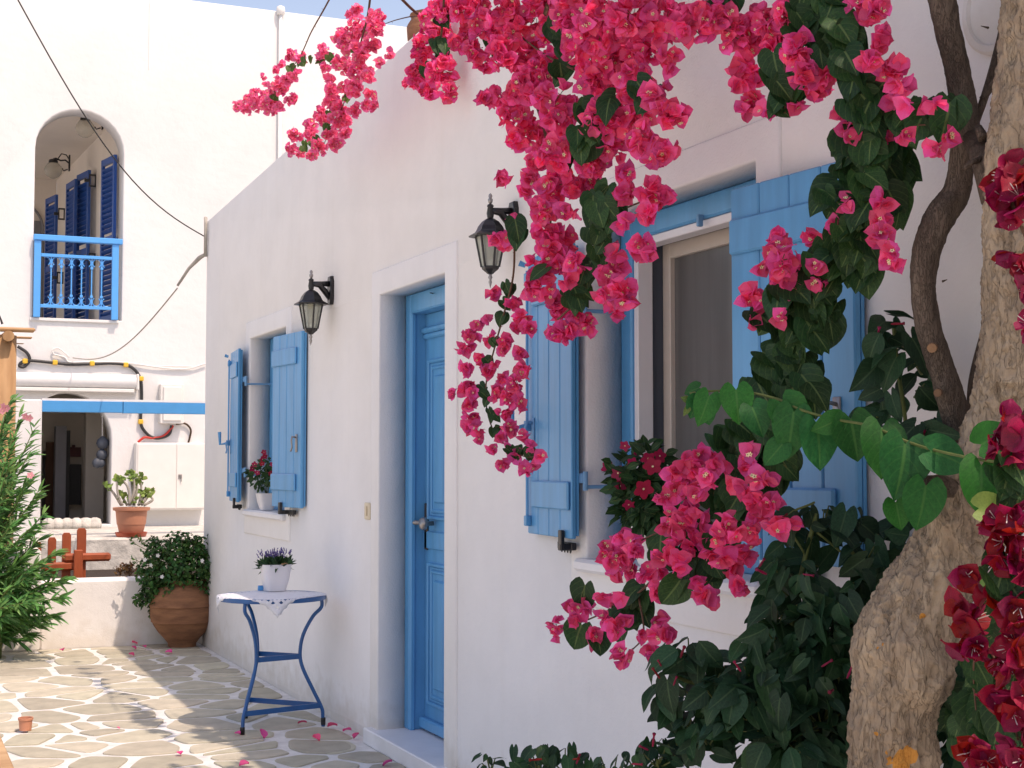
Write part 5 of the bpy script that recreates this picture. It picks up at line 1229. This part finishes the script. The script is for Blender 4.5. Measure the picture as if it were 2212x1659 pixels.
# (4) right cascade over the big shutter
C1 = [(1535,40,40),(1551,37,42),(1607,50,42),(1626,94,42),(1585,78,38),(1682,94,42),(1664,45,42),(1607,145,30),(1592,180,20),(1637,165,32),(1626,220,28),(1652,240,14),(1607,240,12),(1720,112,42),(1739,160,38),(1757,196,26),(1776,155,32),(1700,30,35),(1722,222,9),
      (1870,22,38),(1900,19,25),(1900,86,30),(1889,124,32),(1915,150,32),(1945,140,16),(1945,180,26),(1889,180,28),(1919,221,22),(1964,221,18),(1990,229,16),(2024,225,13),(1814,244,18),(1829,274,22),(1832,296,14),(1904,296,18),(1945,292,11),(2016,319,12),(2050,296,6),
      (1829,435,18),(1802,484,20),(1907,435,20),(1907,476,28),(1900,514,26),(1922,555,28),(1757,514,22),(1682,510,26),(1675,544,28),(1690,562,30),(1645,574,13),(1713,570,22),(1692,595,26),(1709,623,18),(1626,633,18),(1637,650,11),(1612,650,8),(1755,574,16),(1765,605,14),(1622,700,6),(1688,690,6)]
C1 = [(x, y, r, .30 + .12 * rr_.random()) for (x, y, r) in C1]
LC = [(1745,20,32,.34,7),(1750,75,34,.36,8),(1810,30,24,.36,5),(1828,80,26,.38,6),(1790,120,24,.36,5),(1845,130,22,.36,5),(1850,165,28,.38,5),(1878,215,24,.36,5),(1895,250,26,.30,6),(1870,255,26,.36,5),(1680,170,22,.38,5),(1690,230,18,.38,5),(1700,200,16,.4,4),(1870,310,34,.32,8),(1925,330,38,.22,10),(1930,370,34,.20,8),(1890,350,28,.32,6),(1830,330,22,.28,5),(1850,380,30,.30,6),
      (1790,440,14,.32,4),(1870,420,24,.34,5),(1868,460,26,.34,5),(1930,460,22,.26,4),(1840,500,32,.34,8),(1830,545,34,.32,9),(1790,560,30,.32,7),(1870,540,32,.30,7),(1800,600,32,.30,8),(1860,590,26,.28,6),(1750,630,30,.30,8),(1720,660,30,.30,8),(1770,670,30,.28,8),(1735,710,32,.28,8),(1765,720,28,.28,7),(1700,730,24,.28,6),(1720,780,26,.28,6),
      (1675,790,22,.30,5),(1715,830,30,.28,7),(1745,850,24,.28,5),(1665,830,22,.30,4),(1650,860,26,.30,6),(1700,860,26,.30,5),(1620,930,30,.32,6),(1650,960,34,.30,8),(1680,940,26,.30,6),(1640,1010,34,.28,8),(1610,1000,24,.32,5),(1670,1040,26,.28,6),(1700,1010,20,.28,4),(1580,960,18,.34,4),
      (1905,265,12,.3,2),(1895,282,8,.3,2),(1960,268,12,.3,3),(1985,270,10,.3,2),(2028,262,8,.3,2),(2040,268,5,.3,2),(1655,700,6,.3,2),(1640,695,6,.3,1)]
bougain('dark leaved pink bougainvillea climbing down over the big right shutter', C1, LC,
        [([(1850,-60,.3),(1800,60,.34),(1845,160,.35),(1862,260,.34),(1865,370,.33),(1860,450,.32),(1800,560,.30),(1740,660,.28),(1700,780,.28),(1670,900,.28),(1650,1010,.28)], .010, .004), ([(1862,240,.34),(1920,262,.3),(1990,270,.3),(2048,258,.28)], .003, .0015), ([(1720,660,.3),(1680,695,.3),(1625,702,.3)], .0025, .0012),
         ([(1700,-40,.36),(1695,100,.38),(1698,200,.38),(1695,245,.38)], .005, .002)],
        .0325, PINK, M['leaf_dark'], dens=.95, leaf_size=.076, limit=300, leaf_limit=300)
# (5) lower spray before the window sill
D1 = [(1527,984,28),(1482,1005,24),(1458,1022,24),(1506,1012,26),(1551,1008,26),(1534,1036,28),(1471,1036,24),(1464,1060,26),(1499,1067,26),(1440,1081,22),(1482,1095,30),(1503,1112,24),(1447,1123,28),(1447,1151,26),(1475,1137,22),(1628,977,18),(1617,1002,22),(1589,1040,18),(1607,1057,24),(1645,1040,26),(1635,1085,26),(1666,1095,20),(1648,1116,22),
      (1673,1133,26),(1701,1130,18),(1562,1137,26),(1589,1147,22),(1523,1165,26),(1496,1179,22),(1551,1165,22),(1534,1189,22),(1558,1206,20),(1621,1158,24),(1614,1192,26),(1579,1227,18),(1589,1262,20),(1346,1158,22),(1371,1158,14),(1308,1179,24),(1298,1196,12),(1336,1210,30),(1374,1199,26),(1326,1234,16),(1374,1234,24),(1395,1241,22),
      (1440,1210,26),(1464,1224,22),(1423,1234,20),(1416,1269,20),(1416,1290,14),(1471,1255,18),(1503,1251,18),(1517,1283,24),(1534,1300,11),(1305,1286,20),(1256,1314,24),(1235,1311,11),(1204,1349,20),(1204,1373,14),(1246,1338,16),(1280,1370,18),(1301,1338,16),(1274,1387,11),(1326,1359,20),(1346,1342,12),(1346,1290,16),(1339,1404,12),(1346,1422,22),
      (1378,1370,13),(1416,1342,18),(1426,1373,26),(1409,1404,22)]
D1 = [(x, y, r, .36 + .12 * rr_.random()) for (x, y, r) in D1]
LD = [(1426,1200,24,.34,4),(1461,1285,18,.46,2),(1371,1297,22,.40,3),(1350,1345,24,.38,4),(1562,1090,38,.32,9),(1590,1110,28,.32,6),(1510,1225,28,.36,5),(1560,1180,20,.36,4),(1246,1375,12,.38,2),(1499,1158,18,.34,3),(1540,1240,24,.36,4),(1400,1330,14,.36,1),(1590,1080,22,.34,4),(1290,1395,9,.38,2),(1255,1290,8,.4,1)]
bougain('large pink bougainvillea spray reaching out below the near window', D1, LD, [([(1680,1040,.26),(1600,1080,.32),(1540,1150,.36),(1470,1190,.38),(1380,1280,.40),(1290,1330,.40),(1210,1360,.40)], .006, .002), ([(1460,1130,.36),(1400,1160,.38),(1340,1190,.38)], .003, .0018), ([(1380,1290,.4),(1390,1370,.42),(1360,1410,.42)], .003, .0018), ([(1600,1080,.32),(1660,1110,.34),(1700,1130,.36)], .003, .0018)],
        .0345, PINK, M['leaf_dark'], dens=.78, leaf_size=.085, limit=300, face=1.1)
# (6) crimson bougainvillea close by at the right edge
E1 = [(2151,1120,34),(2185,1105,34),(2205,1150,34),(2160,1165,30),(2178,1205,42),(2205,1220,30),(2088,1241,15),(2076,1305,26),(2084,1346,28),(2076,1385,26),(2114,1390,34),(2163,1415,40),(2200,1400,36),(2189,1305,32),(2200,1340,30),(2196,1470,38),(2151,1507,32),(2189,1540,34),(2210,1500,30),(2196,1590,38),(2095,1627,28),(2130,1650,30),(2180,1640,30),(2210,1640,30),
      (2140,1290,16),(2176,356,26),(2196,383,34),(2149,402,20),(2168,429,28),(2191,460,28),(2205,430,30),(2195,544,22),(2210,574,20),(2203,628,14),(2218,700,14),(2150,935,22),(2175,905,26),(2205,930,34),(2190,975,28),(2160,965,18)]
E1 = [(x, y, r, .62) for (x, y, r) in E1]
LE = [(2190,1270,40,.60,7),(2150,1340,36,.5,6),(2130,1450,40,.45,8),(2180,1360,40,.45,6),(2160,1570,44,.45,9),(2120,1540,40,.38,8),(2200,1450,40,.45,8),(2100,1600,40,.38,8),(2080,1560,40,.28,8),(2140,1490,40,.3,8),(2190,1600,44,.4,8),(2180,1050,26,.6,4),(2205,1020,24,.6,3)]
bougain('deep crimson bougainvillea beside the pale trunk at the right edge', E1, LE, [([(2260,300,.6),(2180,400,.62),(2230,560,.6),(2250,800,.6),(2190,950,.6),(2230,1100,.6),(2170,1200,.6),(2110,1330,.6),(2160,1450,.6),(2200,1600,.6)], .004, .002), ([(2250,1150,.55),(2150,1300,.5),(2105,1420,.5),(2110,1560,.45)], .003, .0015)],
        .036, [M['crimson'], M['stamen'], M['stamen']], M['leaf_dark'], dens=.8, leaf_size=.07, tpl=FLC, face=.6)

# ------------------------------------------------------------------ trunks
def trunk(name, pts, m, segs, ringn, amp, parent, freq=30.0, knots=()):
    """pts: (px, py, width px, distance)"""
    S = spline(pts, ringn); path = [atz(a[0], a[1], a[3]) for a in S]; rad = [a[2] / 2 / FOC * a[3] * .94 for a in S]
    mb = MB(); mb.tube(path, rad, segs)
    n = len(path); vs = mb.v
    for i in range(n):
        for j in range(segs):
            v = Vector(vs[i*segs + j]); c = path[i]; d = (v - c); R_ = d.length; d.normalize()
            q = Vector((v.x * freq, v.y * freq, v.z * freq * .4))
            h = .55 * noise.noise(q * .28) + amp * (1 - abs(noise.noise(q * 1.1)) * 2) * .8 + amp * .55 * (1 - 2*abs(noise.noise(q * 2.7))) + amp * .3 * noise.noise(q * 6)
            v = v + d * R_ * .13 * h
            for (kc, kr, kh) in knots:
                L_ = (v - kc).length
                if L_ < kr: w_ = (1 - (L_ / kr) ** 2) ** 2; v = v + (v - c).normalized() * kh * w_
            vs[i*segs + j] = tuple(v)
    return mb.build(name, m, parent, True)
TRc = atz(1935, 1660, 3.1)
trs = thing('pale_tree', 'thick pale trunk with flaky bark leaning up at the right edge', 'tree', (TRc.x, TRc.y, 0))
add_patches(M['bark_pale'], [(atz(1895, 1376, 3.0), .042), (atz(1895, 1620, 2.99), .050), (atz(1945, 1640, 3.0), .045), (atz(2105, 1195, 2.96), .020), (atz(1942, 1290, 3.0), .010), (atz(1995, 1335, 3.0), .012), (atz(2120, 720, 2.93), .014)], trs.location)
kn = [(atz(2015, 1475, 3.0), .085, .045), (atz(1965, 1400, 3.0), .06, .016), (atz(2180, 830, 2.95), .05, .02)]
trunk('trunk', [(1965, 2700, 300, 3.15), (1945, 2050, 235, 3.12), (1936, 1760, 200, 3.1), (1932, 1640, 182, 3.1), (1928, 1560, 168, 3.1), (1944, 1470, 178, 3.1), (1954, 1400, 196, 3.1), (1990, 1300, 176, 3.1), (2052, 1200, 160, 3.1), (2100, 1100, 180, 3.08), (2150, 1000, 176, 3.05), (2195, 870, 176, 3.05), (2222, 700, 176, 3.02), (2224, 500, 176, 3.0), (2236, 300, 174, 3.0), (2255, 120, 172, 3.0), (2262, -100, 176, 3.0), (2290, -400, 170, 3.0), (2300, -650, 150, 3.0)], M['bark_pale'], 150, 40, 1.2, trs, knots=kn)
# stub joining both trunks, side branch
mb = MB(); mb.tube([atz(2165, 425, 3.05), atz(2128, 340, 3.1), atz(2100, 300, 3.2)], [.045, .03, .022], 10); mb.tube([atz(2128, 340, 3.08), atz(2096, 352, 3.06), atz(2084, 362, 3.05)], [.008, .006, .005], 6); mb.tube([atz(2125, 300, 3.08), atz(2112, 275, 3.1)], [.012, .009], 6); mb.build('broken_branch', M['bark_dark'], trs, True)
mb = MB(); mb.tube([atz(2080, 1070, 3.05), atz(2035, 1046, 3.0), atz(1998, 1045, 2.98)], [.022, .020, .017], 12); mb.build('cut_branch', M['bark_dark'], trs, True)
mb = MB(); mb.tube([atz(2130, 556, 3.1), atz(2140, 549, 3.0)], .007, 8); mb.build('nail', M['black'], trs)
vt = thing('twisted_vine_trunk', 'slim dark twisted trunk rising left of the pale trunk', 'trunk', (TRc.x, TRc.y + .1, 0))
trunk('trunk', [(2085, 1010, 60, 3.28), (2075, 935, 60, 3.26), (2050, 850, 60, 3.26), (2028, 780, 54, 3.26), (2004, 700, 54, 3.26), (1995, 620, 54, 3.26), (2003, 540, 60, 3.26), (2030, 470, 66, 3.26), (2066, 415, 58, 3.26), (2078, 340, 50, 3.26), (2086, 270, 58, 3.26), (2072, 170, 52, 3.26), (2050, 70, 56, 3.26), (2030, -40, 58, 3.26), (2000, -250, 56, 3.26), (1960, -420, 50, 3.3)], M['bark_dark'], 56, 16, .8, vt, freq=40, knots=[(atz(2015, 750, 3.22), .02, .006), (atz(2005, 640, 3.22), .02, .006), (atz(2060, 430, 3.22), .025, .008)])
for (a_, b_, r_) in (((2015, 750, 3.235), (2013, 752, 3.215), .011), ((2028, 847, 3.235), (2025, 849, 3.215), .009)):
    mb = MB(); mb.tube([atz(*a_), atz(*b_)], [r_, r_ * .95], 12); mb.build('cut_knot', M['bare_wood'], vt, 40)
mb = MB()
for pts, r0 in (([(2105, 270, 3.25), (2130, 200, 3.28), (2155, 110, 3.3), (2175, 20, 3.3), (2185, -60, 3.3)], .009), ([(2122, 215, 3.27), (2165, 150, 3.26), (2185, 80, 3.26), (2190, -60, 3.26)], .008), ([(2095, 900, 3.3), (2100, 820, 3.3), (2125, 720, 3.3), (2150, 640, 3.3)], .008)):
    mb.tube([Vector(q) for q in spline([tuple(atz(*p)) for p in pts], 6)], r0, 8)
for (x, y, dx, dy) in ((2135, 60, -16, -4), (2036, 608, 10, -4), (2055, 405, -8, 0)): mb.tube([atz(x, y, 3.25), atz(x + dx, y + dy, 3.24)], [.003, .0008], 5)
mb.build('side_branch', M['bark_dark'], vt, True)
# crown above the frame: leaves and bracts roofing the near end of the house front
def crown():
    Ms = []; Fs = []
    for k in range(4200):
        y = rnd.uniform(1.6, 5.2); x = rnd.uniform(1.45, 3.1); z = rnd.uniform(3.35, 3.95) + .25 * noise.noise((x, y, 0))
        if noise.noise((x * 1.6, y * 1.6, 7)) < -.28: continue
        if y > 4.6 and rnd.random() < (y - 4.6): continue
        p = Vector((x, y, z)); yy = 829.5 - (p - CP).dot(CU) / max(.1, (p - CP).dot(CF)) * FOC
        if yy > -30: continue
        if rnd.random() < .45: Fs.append(frame(p, rvec() + Vector((-.4, 0, .3)), rvec(), .05))
        else: Ms.append(frame(p, rvec() * .6 + Vector((0, 0, 1)), rvec(), rnd.uniform(.07, .10)))
    o = mass('leaf_crown', HEART_LO, [M['leaf_dark']], Ms, [rnd.randrange(3) for _ in Ms], vt, vt.location); o['kind'] = 'stuff'
    o = mass('flower_crown', FLW[:3], PINK, Fs, [rnd.randrange(3) for _ in Fs], vt, vt.location); o['kind'] = 'stuff'
    mb = MB()
    for k in range(16):
        p = atz(1960, -420, 3.3); q = Vector((rnd.uniform(1.5, 3.0), rnd.uniform(1.5, 5.2), rnd.uniform(3.4, 3.8)))
        mb.tube([p, p.lerp(q, .5) + Vector((0, 0, .15)), q], [.02, .012, .004], 6)
    mb.build('limb', M['bark_dark'], vt, True)
crown()

# ------------------------------------------------------------------ big leaved vine with heart leaves
def placed_leaves(t, lst, tpls, m, dist_fn, name='leaf', limit=300):
    Ms = []
    for (x, y, L, ang, dist) in lst:
        a_ = math.radians(ang); d = CR * math.cos(a_) - CU * math.sin(a_) * 1.0
        s_ = L / FOC * dist; p = atz(x, y, dist); nrm = -CF + rvec() * .22 + Vector((0, 0, .15)) 
        Ms.append(frame(p, nrm, d + CF * rnd.uniform(-.25, .1), s_))
    scatter(name, tpls, [m], Ms, t, t.location, limit)
# ang: 0 right, 90 down ; (x,y) leaf base
vn = thing('heart_leaf_vine', 'bright green heart leaved vine crossing the shutter to the trunk', 'vine', atz(1700, 900, 3.2))
VL = [(1510,838,34,160,3.3),(1507,862,44,110,3.3),(1532,855,64,110,3.28),(1590,842,74,85,3.26),(1625,880,66,70,3.24),(1690,870,84,60,3.22),(1715,890,96,100,3.2),(1765,915,102,88,3.18),(1838,905,96,80,3.14),(1812,905,60,150,3.14),
      (1905,925,112,95,3.05),(1955,960,118,100,2.98),(2010,975,96,15,2.92),(2120,1005,110,95,2.8),(2185,1040,96,80,2.7),(2000,1050,100,100,2.96),(1935,1085,60,80,3.0),(1690,960,60,130,3.2),(1525,880,40,80,3.3),(2120,960,80,-30,2.8)]
placed_leaves(vn, VL, HEART, M['leaf_vine'], None)
mb = MB(); mb.tube([Vector(q) for q in spline([tuple(atz(*p)) for p in ((1490,850,3.3),(1530,845,3.3),(1600,845,3.27),(1680,862,3.24),(1730,885,3.2),(1800,905,3.15),(1880,920,3.08),(1950,950,3.0),(2010,970,2.93),(2100,990,2.82),(2230,1010,2.7))], 6)], .0032, 6); mb.build('stem', M['twig_green'], vn, True)
placed_leaves(vn, [(1497,868,30,200,3.3),(1490,875,26,120,3.3)], SMALL, M['clip'] if False else M['leaf_sun'], None, 'young_leaf')
placed_leaves(vn, [(2115,1098,70,-5,2.75),(2200,1085,60,160,2.72),(2125,1275,62,-15,2.8)], HEART, M['leaf_succulent'], None, 'pale_leaf')

# ------------------------------------------------------------------ dark leafy bushes below the window (pointed leaves, red tubular buds)
def bush(label, blobs, stems, dist0, buds, nmul=1.0, leaf=.090, name='four_o_clock_bush', loc=None):
    t = thing(name, label, 'bush', loc or atz(blobs[0][0], blobs[0][1], dist0)); Ms = []; tw = MB()
    for (x, y, r_, dd, n_) in blobs:
        for k in range(int(n_ * nmul * (.42 if (y < 1275 and 1640 < x < 1900) else .8))):
            a_ = rnd.uniform(0, 6.28); rr = r_ * rnd.uniform(0, 1) ** .5; dist = dist0 + dd + rnd.uniform(-.10, .12)
            L = leaf * rnd.uniform(.35, 1.15); d = CR * math.cos(a_) * rnd.uniform(.4, 1.1) + CU * (-.65 + .55 * math.sin(a_)) + CF * rnd.uniform(-.7, .4); d.normalize()
            p = atz(x + rr * math.cos(a_), y + rr * math.sin(a_) - 18, dist)
            Ms.append(frame(p, -CF * .7 + Vector((-.2, 0, .6)) + rvec() * .95, d, L))
            if k % 2 == 0: tw.tube([p, atz(x, y + r_ * .3, dist0 + dd + .06)], [.0018, .003], 5, cap=False)
    for (pts, r0) in stems: tw.tube([Vector(q) for q in spline([tuple(atz(*p)) for p in pts], 6)], r0, 7)
    o = tw.build('stems', M['twig_green'], t, True); o['kind'] = 'stuff'
    scatter('leaf', OVATE, [M['leaf_bush']], Ms, t, t.location, 300)
    bm = Tpl(); ring = lambda r, h: [(r * math.cos(j * 1.047), r * math.sin(j * 1.047), h) for j in range(6)]
    bm.add(ring(.06, 0) + ring(.09, .3) + ring(.07, .8) + ring(.13, 1.0), [(i*6+j, i*6+(j+1) % 6, (i+1)*6+(j+1) % 6, (i+1)*6+j) for i in range(3) for j in range(6)] + [(18, 19, 20, 21, 22, 23)], 0)
    me = bm.mesh('bud', [M['crimson']])
    for (x, y, dd) in buds: inst('bud', me, t, frame(atz(x, y, dist0 + dd), CU * rnd.uniform(-.1, 1) + CR * rnd.uniform(-1, .6) - CF * .4, (0, 1, 0), rnd.uniform(.028, .042)), t.location)
    return t
gp = atz(1680, 1659, 3.5)
bush('tall dark green bush with pointed leaves between the window and the pale trunk', [(1682,1330,50,.05,20),(1740,1300,55,.05,22),(1800,1340,50,0,20),(1701,1255,42,.1,16),(1757,1210,36,.12,14),(1720,1240,30,.1,10),(1776,1143,38,.15,16),(1740,1130,26,.15,10),(1832,1132,30,.12,12),(1700,1170,24,.15,8),(1870,1207,34,.05,14),(1880,1280,36,0,14),(1851,1252,30,.02,12),
      (1645,1488,58,.0,26),(1720,1470,58,0,28),(1780,1450,50,.0,24),(1690,1400,40,.05,18),(1750,1390,46,.04,20),(1800,1400,40,.05,18),(1559,1518,46,.0,18),(1600,1560,60,0,24),(1701,1582,70,0,34),(1776,1560,60,.0,30),(1680,1650,80,0,34),(1790,1640,50,0,24),(1820,1500,40,.08,18),(1830,1580,44,.08,18),(1870,1160,20,.1,6),(1620,1420,26,.05,6),(1960,1150,26,.12,10),(1945,1210,26,.12,10),(1900,1240,24,.1,8)],
     [([(1680,1700,3.5),(1700,1500,3.55),(1710,1350,3.55),(1740,1200,3.6),(1765,1110,3.62)], .006), ([(1760,1700,3.5),(1800,1500,3.52),(1850,1330,3.52),(1840,1160,3.6)], .006), ([(1740,1200,3.6),(1700,1120,3.62),(1760,1085,3.62)], .003), ([(1765,1150,3.6),(1820,1195,3.6),(1860,1230,3.55)], .003)], 3.5,
     [(1640,1225,-.12),(1655,1240,-.12),(1735,1240,-.1),(1775,1440,-.12),(1830,1465,-.12),(1800,1490,-.12),(1700,1110,0),(1600,1450,-.1)], nmul=1.25)
bush('lower left shoot of dark pointed leaves with red buds', [(1450,1440,34,.1,12),(1490,1425,32,.1,12),(1515,1430,26,.1,8),(1439,1500,26,.1,8),(1500,1500,34,.05,12),(1545,1470,30,.05,8),(1450,1550,26,.1,6),(1490,1560,40,.05,14),(1530,1600,50,.05,22),(1560,1540,34,.05,12)],
     [([(1640,1620,3.6),(1560,1500,3.62),(1480,1470,3.65),(1440,1450,3.65)], .005)], 3.55, [(1432,1445,0),(1425,1465,0),(1470,1420,0),(1455,1480,0)], nmul=1.0, leaf=.085)
bush('lowest leafy tips along the bottom edge below the window', [(1420,1648,40,.1,26),(1370,1655,26,.1,12),(1470,1640,34,.1,20),(1060,1662,28,.6,12),(1110,1662,34,.6,18),(1160,1655,34,.6,18),(1220,1660,36,.6,18),(1270,1668,26,.6,8),(1320,1680,50,.3,18)],
     [([(1420,1720,3.7),(1420,1640,3.7)], .004), ([(1160,1720,4.2),(1160,1660,4.2)], .004)], 3.6, [(1365,1650,0),(1410,1612,0),(1400,1620,0),(1238,1640,.5),(1245,1650,.5),(1170,1640,.5)], leaf=.055, name='low_bush')
bush('single shoot with dark heart leaves standing against the wall left of the slim trunk', [(1930,715,22,0,6),(1905,740,20,0,5),(1960,745,26,0,6),(1940,780,26,0,5),(1990,800,28,0,7),(1905,800,20,0,5),(1975,850,28,0,6),(1925,850,26,0,5),(1900,900,22,0,5),(1925,930,20,0,4),(2010,935,30,-.1,9),(2030,960,26,-.1,7),(1985,940,20,-.1,4)],
     [([(1960,1000,3.45),(1955,900,3.45),(1940,800,3.45),(1930,700,3.45)], .005), ([(1985,1200,3.3),(1990,1050,3.3),(2005,930,3.3)], .006)], 3.42, [(1925,700,-.05),(1895,735,-.05),(1900,750,-.05),(1970,740,-.05),(1985,950,-.15),(1995,955,-.15),(2005,960,-.15)], leaf=.085, name='leafy_shoot')
bush('deep shaded foliage between the pale trunk and the crimson flowers', [(2120,1480,60,.25,30),(2100,1600,60,.2,34),(2180,1560,60,.25,30),(2060,1560,40,.25,14),(2190,1400,50,.3,20),(2150,1650,60,.1,26),(2200,1260,40,.3,14)], [([(2140,1800,3.2),(2130,1500,3.3),(2170,1300,3.3)], .006)], 3.15, [], leaf=.10, name='shade_bush')

# ------------------------------------------------------------------ fallen bracts
BR = Tpl(); BR.v = []; 
def brf(u, s): w = .42 * math.sin(math.pi * min(1, s ** .72)) ** .7; return (u * w, s - .5, .22 * u * u + .15 * math.sin(3 * s))
BR.grid(brf, 3, 4, 0); brm = BR.mesh('fallen_bract', [M['pink']])
for (x, y, s_, lab) in ((135,1406,.05,'pale pink bract fallen on the sunny paving near the oleander'),(290,1391,.055,'pink bract lying against the foot of the low wall'),(289,1401,.045,'pink bract just below the one at the foot of the low wall'),(312,1399,.045,'pink bract lying just left of the urn'),(284,1416,.05,'pink bract on the sunlit side of the shadow edge left of the urn'),
        (365,1411,.06,'dark pink bract lying before the foot of the urn'),(514,1587,.04,'small bract left of the front foot of the table'),(565,1593,.06,'bright pink bract standing on edge below the table'),(684,1597,.055,'pink bract below the right foot of the table'),(653,1564,.05,'magenta bract on the paving under the table'),(718,1571,.06,'magenta bract at the wall just right of the table'),
        (750,1581,.055,'dried dark bract at the wall right of the table'),(388,1630,.04,'small pink bract alone on the sunlit paving'),(527,1654,.05,'pink bract at the bottom edge of the picture'),(838,1652,.05,'pink bract on the last paving stone by the door step'),(255,1574,.02,'tiny bract in the middle of the sunlit paving'),(632,1520,.04,'curled bract at the wall foot between the table legs'),(770,1592,.045,'last bract of the row along the wall foot right of the table')):
    p = onz(x, y, .014); o = bpy.data.objects.new('fallen_bract', brm); COL.objects.link(o)
    o.location = p; o.rotation_euler = (rnd.uniform(-.5, .5) + (.9 if x == 565 else 0), rnd.uniform(-.4, .4), rnd.uniform(0, 6)); o.scale = (s_, s_, s_); o.location.z = .016 + (.012 if x == 565 else 0)
    tag(o, lab, 'petal', 'fallen bracts on the paving')
